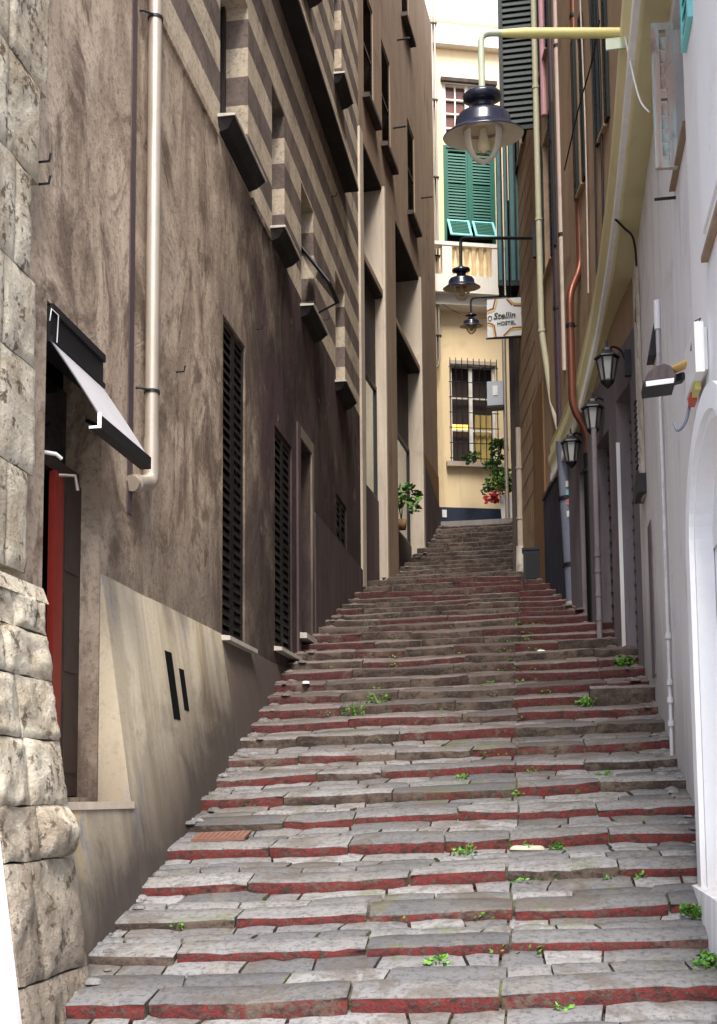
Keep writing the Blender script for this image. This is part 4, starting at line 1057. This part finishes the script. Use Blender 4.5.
pipe('drainpipe', 'dark purple drainpipe beside the pale yellow one', pp_, .055, PURPP, (7.5, 10.2, 12))
Yb = q24(560.5, 180).y; pb = [Vector((hY(560, 180, Yb).x, Yb, 17)), Vector((hY(560, 180, Yb).x, Yb, 6.3))]
pipe('drainpipe', 'narrow beige drainpipe between purple and copper pipes', pb, .04, PINKP, (8.4, 11.4))
Yk = q24(543, 60).y-.2; pk = [Vector((hY(543, 60, Yk).x, Yk, 18)), Vector((hY(543, 60, Yk).x, Yk, hY(543, 116, Yk).z))]
pipe('drainpipe', 'faded pink drainpipe in front of the dark teal shutter', pk, .055, grime('pink_pipe', (.50, .27, .30), rough=.5, bump=.05), (12.5, 14.5))
pr = [hY(521.5, 250, 22), hY(524, 330, 22), hY(527, 430, 22), hY(529, 436, 22.0)]
pipe('drainpipe', 'dark maroon drainpipe behind the hostel sign', [Vector((pr[1].x-.01, 22, 12.6)), Vector((pr[1].x+.01, 22, pr[2].z)), Vector((pr[1].x+.09, 22.02, pr[2].z-.18))], .06, PURPP, (9.6, 8))
pw = [Vector((hY(520, 500, 22.1).x, 22.1, 7.2)), Vector((hY(521, 560, 22.1).x, 22.1, 4.5))]
tw = pipe('drainpipe', 'pale lower drainpipe with a broken white boot at the turn of the steps', pw, .06, JAMB, (6.4, 5.4))
m = MB(); m.tube([pw[1]+Vector((0,0,.35)), pw[1]+Vector((.01,0,-.4))], [.085, .12], ROUGHST, 12); m.br(); m.tube([pw[1]+Vector((.2,-.1,.1)), pw[1]+Vector((.22,-.1,-.4))], [.09, .12], ROUGHST, 12); m.build('boot', tw)
Yg = 14.35; tgp = pipe('drainpipe', 'slim lilac grey pipe with collars between the roller shutters', [Vector((hY(600, 560, Yg).x-.03, Yg, 4.6)), Vector((hY(600, 560, Yg).x-.03, Yg, 1.75))], .035, LILAC, (2.2, 2.5, 2.8, 3.0), stub=False)
# black cabinet
m = MB(); p = hY(535, 560, 21.4); m.box(-.36, .0, 19.7, 20.0, 3.45, 4.25, DARKM); m.box(-.38, .02, 19.68, 20.02, 4.252, 4.29, DARKM); m.box(-.32, -.05, 19.685, 19.699, 3.75, 4.2, BLKP)
tag(m.build('cabinet'), 'low black utility cabinet at the foot of the rust coloured pilaster', 'cabinet')
# cables
def cable(name, label, pts, r, mat, cat='cable'):
    m = MB(); m.tube(spline([tuple(p) for p in pts], 6), r, mat, 6); return tag(m.build(name), label, cat)
cable('cable', 'white cable looping from the lamp arm to the peeling shutter', [hY(625,36,9.25), hY(632,70,9.1), hY(640,100,8.9), hY(649,112,8.75)], .008, PLAST)
cable('cable', 'black cable looped under the curved cornice', [(.80,11.6,5.92), (.9,11.7,5.86), (1.0,11.9,5.84), (1.04,12.1,5.6), (1.03,12.3,5.1)], .012, DARKM)
cable('cable', 'dark cable sagging across the tan wall above the copper pipe', [q12(606, 20, .08), q12(600, 60, .10), q24(585, 110, .09), q24(570, 170, .08)], .010, DARKM)
for (u, lab, mt, r) in ((597, 'thin dark cable running straight down the tan wall right of the copper pipe', DARKM, .012), (604.5, 'dark cable dropping beside the outermost green shutter', DARKM, .014), (588, 'pale thin cable on the tan wall beside the copper pipe', PINKP, .012)):
    p_ = q12(u, 120, .05); cable('cable', lab, [Vector((p_.x, p_.y, 17)), Vector((p_.x-.02, p_.y, 12)), Vector((p_.x+.01, p_.y, 9)), Vector((p_.x-.01, p_.y, 6.6))], r, mt)
m = MB()
for k in range(14):
    z = 4.2-k*.07; m.tube([FR.p(12.2+.02*(k%2), z, .06), FR.p(12.2+.03*((k+1)%2), z-.05, .075)], .014, DARKM, 6)
tag(m.build('chain'), 'short dark chain hanging on the crumbling render strip', 'chain')
cable('cable', 'thin wire crossing the cream wall from the twin pipe to the hostel sign', [FF.p(fx(438,306)[0], fx(438,306)[1], .2), hY(465,316,27.5), hY(489,318,22.5)], .009, DARKM)
cable('cable', 'black cable bundle hanging down the dark house front', [hY(512,345,23), hY(515,400,23), hY(513,450,23), hY(518,520,23)], .05, BLKP)

# ------------------------------------------------------------------ street lamps
def make_lamp(loc, label):
    """origin: top of the head where the hanger enters"""
    t = thing('street_lamp', label, 'street lamp', tuple(loc), 'street lamps hung over the steps')
    c = Vector(loc)
    m = MB(); m.lathe([(.0,.03),(.05,.03),(.05,.0),(.15,-.01),(.165,-.03),(.16,-.065),(.10,-.085),(.085,-.09),(.085,-.14),(.12,-.15),(.20,-.175),(.232,-.215),(.238,-.275),(.25,-.29),(.335,-.345),(.345,-.355),(.342,-.362)], c, ENAM, 40); m.build('housing', t)
    m = MB(); m.lathe([(.342,-.362),(.30,-.335),(.24,-.305),(.235,-.30),(.19,-.295),(.12,-.29),(.0,-.288)], c, CRE, 40); m.build('reflector', t)
    m = MB(); m.lathe([(.165,-.30),(.165,-.34),(.157,-.40),(.135,-.475),(.095,-.54),(.05,-.575),(.0,-.585)], c, GLOBE, 32); m.lathe([(.172,-.296),(.172,-.325),(.166,-.325)], c, STEEL, 32); m.build('globe', t)
    m = MB(); m.lathe([(.0,-.29),(.03,-.3),(.035,-.36),(.055,-.42),(.05,-.47),(.0,-.5)], c, BULB, 16); m.build('bulb', t)
    for ch in t.children: ch.rotation_euler.x = math.radians(12)
    return t
def add_arm(t, pts, r0, r1, mat0, mat1, split):
    pts = bent(pts, .16, 8)
    m = MB(); k = split; m.tube(pts[:k+1], r0, mat0, 12); m.tube(pts[k:], r1, mat1, 12); return m
PALEG = plain('pale_green_arm_paint', (.42, .47, .36), .5, 0, .2)
YARM = plain('yellow_arm_paint', (.60, .52, .20), .5, 0, .25)
topl = hY(482, 92, 9.3)
lamp = make_lamp(topl, 'large near street lamp hung from a yellow arm under the cornice')
l2_ = dup(lamp, hY(461, 268, 20.2), 'middle street lamp on a dark arm above the hostel sign'); l3_ = dup(lamp, hY(471, 314, 27.5), 'smallest street lamp hanging furthest up beside the hostel sign')
l3_.scale = (.84,)*3
for o_ in (l2_, l3_): o_['org'] = tuple(o_.location)
a = topl+Vector((0,0,.02)); b = hY(482, 33, 9.3); b = Vector((a.x, a.y, b.z)); e = hY(626, 33, 9.35); mid_ = b+(e-b)*.16
m = MB(); pts = bent([a, b, mid_], .14, 8); m.tube(pts, .028, PALEG, 12); m.tube([mid_-Vector((.02,0,0)), b+(e-b)*.3], [.03, .042], YARM, 12); m.tube([b+(e-b)*.3, e], .042, YARM, 12)
m.build('arm', lamp)
m = MB(); f_ = b+(e-b)*.86; m.box(f_.x, e.x, f_.y-.01, f_.y+.01, e.z-.14, e.z-.04, PALEG); m.build('bracket_plate', lamp)
def arm_for(l, start, top_u, top_v, end, r):
    a = Vector(start); b = Vector((a.x, a.y, hY(top_u, top_v, a.y).z)); m = MB(); m.tube(bent([a, b, end], .12, 8), r, DARKM, 10)
    m.box(end.x-.03, end.x+.03, end.y-.03, end.y+.05, end.z-.35, end.z+.3, DARKM)
    # mesh coordinates must undo the copy's scale
    sc = l.scale[0]; org = Vector(l['org']); m.v = [org+(v-org)/sc for v in m.v]; m.build('arm', l)
s_, z_ = F24.px(536, 238); arm_for(l2_, l2_.location, 461, 238, F24.p(s_, z_, .03), .030)
e3 = hY(523, 297, 27.0); arm_for(l3_, l3_.location, 471, 298, Vector((e3.x, 27.2, hY(500, 297, 27.2).z)), .024)

# ------------------------------------------------------------------ wall lanterns
def make_lantern(loc, label):
    t = thing('wall_lantern', label, 'lantern', tuple(loc), 'black wall lanterns under the cornice'); c = Vector(loc)
    def ring(r, z, n=6): return [c+Vector((r*math.cos(2*PI*k/n), r*math.sin(2*PI*k/n), z)) for k in range(n)]
    m = MB()
    m.grid([ring(.0,.17), ring(.05,.16), ring(.06,.13), ring(.14,.06), ring(.15,.04), ring(.13,.035)], DARKM, False, True); m.tube([c+Vector((0,0,.15)), c+Vector((0,0,.25))], [.02,.008], DARKM, 8); m.build('roof', t)
    m = MB(); A, B = ring(.118,.035), ring(.07,-.22)
    for k in range(6): m.tube([A[k], B[k]], .011, DARKM, 6)
    m.grid([ring(.07,-.21), ring(.08,-.23), ring(.06,-.26), ring(.02,-.30), ring(.0,-.32)], DARKM, False, True); m.build('cage', t)
    m = MB(); m.grid([ring(.11,.033), ring(.066,-.215)], LPANE, False, True); m.build('glass', t)
    m = MB(); m.tube(bent([c+Vector((0,.0,.12)), c+Vector((.06,.03,.2)), c+Vector((.16,.06,.16)), c+Vector((.24,.08,-.02))], .06), .014, DARKM, 8); m.box(c.x+.20, c.x+.27, c.y+.05, c.y+.12, c.z-.15, c.z+.15, DARKM); m.build('wall_bracket', t)
    return t
la = make_lantern(hY(607, 362, 13.0), 'nearest and highest black wall lantern under the cornice')
dup(la, hY(592.5, 412, 14.4), 'second black wall lantern beside the copper pipe')
dup(la, hY(571, 446, 15.7), 'lowest black wall lantern half hidden beside the grey pipe')

# ------------------------------------------------------------------ hostel sign
Ys = 21.6
sg = thing('hostel_sign', 'square hostel sign with a yellow and red star outline', 'sign', tuple(hY(507, 338, Ys)))
o00 = hY(487.5, 338, Ys); o11 = hY(523, 297.5, Ys); SW = o11.x-o00.x; SHh = o11.z-o00.z
def sp(a, b, o_=0): return Vector((o00.x+SW*a, Ys-o_, o00.z+SHh*b))
m = MB()
def slab(poly, o0, o1, mat):
    A = [sp(a, b, o1) for a, b in poly]; B = [sp(a, b, o0) for a, b in poly]; m.face(A, mat); m.face(B[::-1], mat)
    for i in range(len(A)): j = (i+1) % len(A); m.face([A[i], A[j], B[j], B[i]], mat)
slab([(0,0),(1,0),(1,1),(0,1)], -.02, .02, SIGNW); board = m.build('board', sg)
m = MB()
# star outline strips, in board coordinates (0..1)
L1 = [(.27,1.0),(.20,.73),(.0,.67)]; L2 = [(.57,1.0),(.73,.83),(1.0,.80)]; L3 = [(.0,.37),(.17,.31),(.22,.0)]; L4 = [(.46,.0),(.68,.19),(1.0,.19)]
def strip(L, w, off, o_, mat):
    for (p, q) in zip(L, L[1:]):
        p, q = Vector((*p, 0)), Vector((*q, 0)); d = (q-p).normalized(); nn = Vector((-d.y, d.x, 0))
        pts = [p+nn*off, q+nn*off, q+nn*(off+w), p+nn*(off+w)]
        slab([(min(1, max(0, v.x)), min(1, max(0, v.y))) for v in pts], .021, o_, mat)
for L, s_ in ((L1, -1), (L2, -1), (L3, 1), (L4, 1)):
    for k in (0,):
        strip(L, .04, 0 if s_ > 0 else -.055, .0245, SIGNR); strip(L, .045, (-.045 if s_ > 0 else -.0), .0265, SIGNY); m.br()
m.build('star_outline', sg)
m = MB(); 
for zz in (o00.z-.015, o11.z+.015): m.tube([(o00.x-.03, Ys, zz), (o11.x+.25, Ys+.05, zz)], .018, DARKM, 8); m.br()
m.build('bracket_bar', sg)
def text(body, size, a, b, bold=0, shear=0, name='lettering'):
    cu = bpy.data.curves.new(name, 'FONT'); cu.body = body; cu.size = size; cu.extrude = .002; cu.shear = shear; cu.offset = bold; cu.resolution_u = 3
    tmp = bpy.data.objects.new('tmp', cu); COL.objects.link(tmp); bpy.context.view_layer.update()
    me = bpy.data.meshes.new_from_object(tmp.evaluated_get(bpy.context.evaluated_depsgraph_get())); bpy.data.objects.remove(tmp)
    o_ = bpy.data.objects.new(name, me); COL.objects.link(o_); me.materials.clear(); me.materials.append(INK)
    p = sp(a, b, .030); o_.parent = sg; o_.location = p-Vector(sg['org']); o_.rotation_euler = (PI/2, 0, 0); return o_
text('Stellin', .175, .17, .47, .003, .2); text('HOSTEL', .100, .27, .30, .002)
m = MB(); m.lathe([(0,0),(0,0)], (0,0,0), INK, 4); m = MB()
ring = [(sp(.08+.055*math.cos(2*PI*k/16), .50+.06*math.sin(2*PI*k/16), .03)) for k in range(17)]; m.tube(ring, .006, INK, 6); m.build('sun_ring', sg)

# ------------------------------------------------------------------ far details: meter box, planter, climber
mt = thing('meter_box', 'grey electric meter box on a post beside the barred window', 'meter box', tuple(hY(495, 408, 28.2)))
c0, c1 = hY(487.5, 407, 28.2), hY(503, 382, 28.2)
m = MB(); m.box(c0.x, c1.x, 28.1, 28.35, c0.z, c1.z, GREYB); m.box(c0.x-.02, c1.x+.02, 28.08, 28.37, c0.z-.06, c0.z-.003, DARKM); m.build('casing', mt)
m = MB(); m.box(c0.x+.14, c0.x+.26, 28.085, 28.099, c0.z+.25, c0.z+.5, PLAST); m.build('dial', mt)
m = MB(); xq = hY(505, 400, 28.25).x; m.tube([(xq, 28.25, 14.2), (xq, 28.25, 6.75)], .05, STEEL, 10); m.box(c1.x, xq, 28.22, 28.28, c0.z+.2, c0.z+.3, STEEL); m.build('post', mt)
pt = thing('planter', 'white tapered planter with red and pink flowers at the top of the steps', 'planter', tuple(hY(508, 523, 28.6)))
bx = hY(508, 523, 28.6); q0 = hY(501, 522, 28.6); q1 = hY(516.5, 522, 28.6); qt = hY(508, 497, 28.6).z
m = MB(); w = (q1.x-q0.x)/2; cx = (q0.x+q1.x)/2; zb0 = 6.86
m.hexa([(cx-w*.85,28.45,zb0),(cx+w*.85,28.45,zb0),(cx+w*.85,28.8,zb0),(cx-w*.85,28.8,zb0),(cx-w*1.1,28.4,qt),(cx+w*1.1,28.4,qt),(cx+w*1.1,28.85,qt),(cx-w*1.1,28.85,qt)], WHITE); m.build('pot', pt)
m = MB(); leaves(m, (cx-.02, 28.6, qt+.25), 160, .36, .16, LEAF); leaves(m, (cx-.25, 28.5, qt+.1), 60, .3, .12, LEAFD); m.build('foliage', pt)
m = MB(); leaves(m, hY(493, 500, 28.3), 60, .16, .14, FLOW); m.build('flower', pt)
m = MB(); leaves(m, hY(498, 494, 28.3), 14, .10, .12, FLOWP); m.build('pink_flower', pt)
cl = thing('climbing_plant', 'straggling climber growing up from the planter past the barred window', 'plant', (cx-.2, 28.7, 7.3))
m = MB(); base_ = Vector((cx-.1, 28.75, qt)); 
path = [hY(504, 500, 28.9), hY(500, 480, 28.9), hY(497, 462, 28.95), hY(501, 450, 28.95), hY(499, 440, 29)]
m.tube(spline([tuple(p) for p in path]), .02, BRW, 6); m.build('stem', cl)
m = MB()
for (u, v, r, n) in ((499, 448, .22, 110), (496, 462, .22, 70), (490, 468, .18, 40), (500, 475, .2, 70), (494, 485, .24, 70), (502, 490, .22, 60), (470, 462, .16, 40), (475, 458, .12, 24), (488, 492, .15, 30)):
    leaves(m, hY(u, v, 29.0), n, r, .13, LEAFD if random.random() < .6 else LEAF)
m.build('foliage', cl)

# ------------------------------------------------------------------ small things on the steps
def weed(u, v, n, r, size, label, h=.05, name='weed'):
    p = hF(u, v); t = thing(name, label, 'weed', (p.x, p.y, p.z), 'weeds growing in the step joints')
    m = MB(); stems(m, (p.x, p.y, p.z-.03), 6, r*1.2, r*.7, LEAF); leaves(m, (p.x, p.y, p.z+h*.7), int(n*1.3), r*.8, size*.62, LEAF, .8, .7); m.build('foliage', t)
weed(587, 709, 60, .12, .09, 'bright leafy weed tuft on a right hand step below the stone curb')
weed(625, 668, 60, .12, .10, 'tall weed tuft at the foot of the right hand shopfront')
weed(694, 920, 50, .075, .07, 'lush green weed at the foot of the white plinth')
weed(712, 972, 70, .10, .075, 'biggest leafy weed clump in the bottom right corner')
weed(380, 706, 50, .20, .07, 'long spreading weed patch along the middle of a dark step', .0)
weed(355, 716, 40, .18, .06, 'low weed patch left of the spreading one', .0)
weed(466, 856, 40, .11, .06, 'weed tuft in a joint near the pale stone patch', .0)
weed(557, 851, 24, .06, .06, 'small round weed right of the pale stone patch', .02)
weed(436, 966, 26, .08, .06, 'weed in the centre of the lowest steps', .0)
weed(463, 780, 20, .07, .06, 'sprig of green at the middle seam of the steps', .01)
weed(640, 878, 16, .05, .05, 'tiny weed sprouting right of the seam on a red riser', .0)
weed(604, 778, 24, .08, .06, 'weed tuft under a red riser near the right wall', .0)
m = MB()
for k in range(80):
    i = random.choice(range(2, 24)); ya = RY[i]; x = rnd(-2.7, .8) if random.random() < .5 else seam(ya)+rnd(-.3, .3)
    z = fl(x, ya)+.005
    leaves(m, (x, ya-.02, z), random.choice((4, 6, 10)), rnd(.03, .08), .035, LEAF, .6, .4)
o_ = m.build('joint_moss'); o_['kind'] = 'stuff'; o_['label'] = 'scattered sprigs of moss in the joints of the steps'; o_['category'] = 'moss'
# drain plate on the left, litter, pale patch, stone curb block
def surf(x, y):
    for i in range(len(RY)-1):
        if RY[i] <= y < RY[i+1]:
            ya, yb = RY[i], RY[i+1]; dz = fl(-.5, yb)-fl(-.5, ya); hr = dz*(.84 if ya > 21.5 else interp(ya, [6.2, 7, 9, 12.5, 16, 21], [.40, .40, .40, .56, .58, .60])); t = (y-ya)/(yb-ya)
            return fl(x, ya)+hr+(fl(x, yb)-fl(x, ya)-hr)*t
m = MB(); y0, y1, x0_, x1_ = 8.55, 8.76, -2.72, -2.30
m.hexa([(x0_,y0,surf(x0_,y0)+.008),(x1_,y0,surf(x1_,y0)+.008),(x1_,y1,surf(x1_,y1)+.008),(x0_,y1,surf(x0_,y1)+.008),(x0_,y0,surf(x0_,y0)+.032),(x1_,y0,surf(x1_,y0)+.032),(x1_,y1,surf(x1_,y1)+.032),(x0_,y1,surf(x0_,y1)+.032)], RUSTP)
for k in range(9):
    x = x0_+.03+k*.042; m.hexa([(x,y0+.02,surf(x,y0+.02)+.033),(x+.02,y0+.02,surf(x,y0+.02)+.033),(x+.02,y1-.02,surf(x,y1-.02)+.033),(x,y1-.02,surf(x,y1-.02)+.033),(x,y0+.02,surf(x,y0+.02)+.038),(x+.02,y0+.02,surf(x,y0+.02)+.038),(x+.02,y1-.02,surf(x,y1-.02)+.038),(x,y1-.02,surf(x,y1-.02)+.038)], RUSTP)
tag(m.build('drain_cover'), 'rusty rectangular drain cover set in a step by the left wall', 'drain cover')
def bit(name, label, cat, u, v, w, d, h, mat):
    p = hF(u, v); m = MB(); z = surf(p.x, p.y) or p.z; rows = []
    for a in range(6):
        f = 1-(a/5)**2*.45 if a < 5 else 0
        rows.append([(p.x+w*f*math.cos(2*PI*k/12)*(1+.3*noise.noise(Vector((k*.9, u, 1)))), p.y+d*f*math.sin(2*PI*k/12)*(1+.3*noise.noise(Vector((k*.9, v, 2)))), z-.01+h*min(1, a/3.5)) for k in range(12)])
    m.grid(rows, mat, True, True); tag(m.build(name), label, cat)
bit('stone_chip', 'pale flat stone chip lying beside the weed on a lower step', 'stone', 527, 849, .13, .07, .03, PALE)
bit('paper_scrap', 'small white paper scrap on the red steps in mid alley', 'litter', 541, 654, .055, .05, .022, PAPER)
bit('paper_scrap', 'crumpled white scrap on a step close to the left wall', 'litter', 306, 692, .045, .05, .03, PAPER)
m = MB(); p = hF(576, 690); x0_, x1_, y0, y1 = .42, 1.07, 11.75, 12.1
zb0 = fl(.7, 11.75)-.02; zt0 = zb0+.25
rows = []
for i in range(9):
    x = x0_+(x1_-x0_)*i/8; j_ = lambda a: .014*noise.noise(Vector((x*6, a, 3)))
    rows.append([(x, y0+j_(1), zb0), (x, y0-.01+j_(2), zb0+.12), (x, y0+j_(3), zt0-.03), (x, y0+.03, zt0+j_(4)), (x, y1, zt0+.01), (x, y1+.01, zb0)])
m.grid(rows, lambda j: RIS if j < 2 else TOP, True, False, .6, -.5); m.face(rows[0], RIS, paint=-.5); m.face(rows[-1][::-1], RIS, paint=-.5)
tag(m.build('curb_block', attrs=True), 'grey raised stone block on the steps against the lavender wall', 'stone block')

# ------------------------------------------------------------------ camera, light, render
cam = bpy.data.cameras.new('camera'); co_ = bpy.data.objects.new('camera', cam); COL.objects.link(co_); S.camera = co_
cam.sensor_fit = 'AUTO'; cam.sensor_width = 36; cam.lens = F*36/1024; cam.shift_y = SH/1024; cam.clip_start = .05; cam.clip_end = 1500
M = Matrix.Identity(4)
for i, a in enumerate((CR, CU, -CF)):
    for r in range(3): M[r][i] = a[r]
co_.matrix_world = M
EL, AZ = math.radians(56), math.radians(-10)     # sun behind the camera, a little from the right; AZ measured from -Y towards -X
sd = Vector((-math.sin(AZ)*math.cos(EL), -math.cos(AZ)*math.cos(EL), math.sin(EL)))
sl = bpy.data.lights.new('sun', 'SUN'); sl.energy = 3.0; sl.angle = math.radians(26); sl.color = (1, .95, .87)
so_ = bpy.data.objects.new('sun', sl); COL.objects.link(so_); so_.rotation_euler = (-sd).to_track_quat('-Z', 'Y').to_euler()
w = bpy.data.worlds.new('World'); S.world = w; w.use_nodes = True; nt = w.node_tree
sk = nt.nodes.new('ShaderNodeTexSky'); sk.sky_type = 'NISHITA'; sk.sun_disc = False; sk.sun_elevation = EL; sk.sun_rotation = math.atan2(sd.x, sd.y); sk.dust_density = 3; sk.air_density = 1.0
nt.links.new(sk.outputs[0], nt.nodes['Background'].inputs[0]); nt.nodes['Background'].inputs[1].default_value = .15
S.render.engine = 'CYCLES'; S.cycles.max_bounces = 8; S.cycles.diffuse_bounces = 5
S.view_settings.view_transform = 'Standard'; S.view_settings.look = 'None'; S.view_settings.exposure = 1.28; S.view_settings.gamma = 1
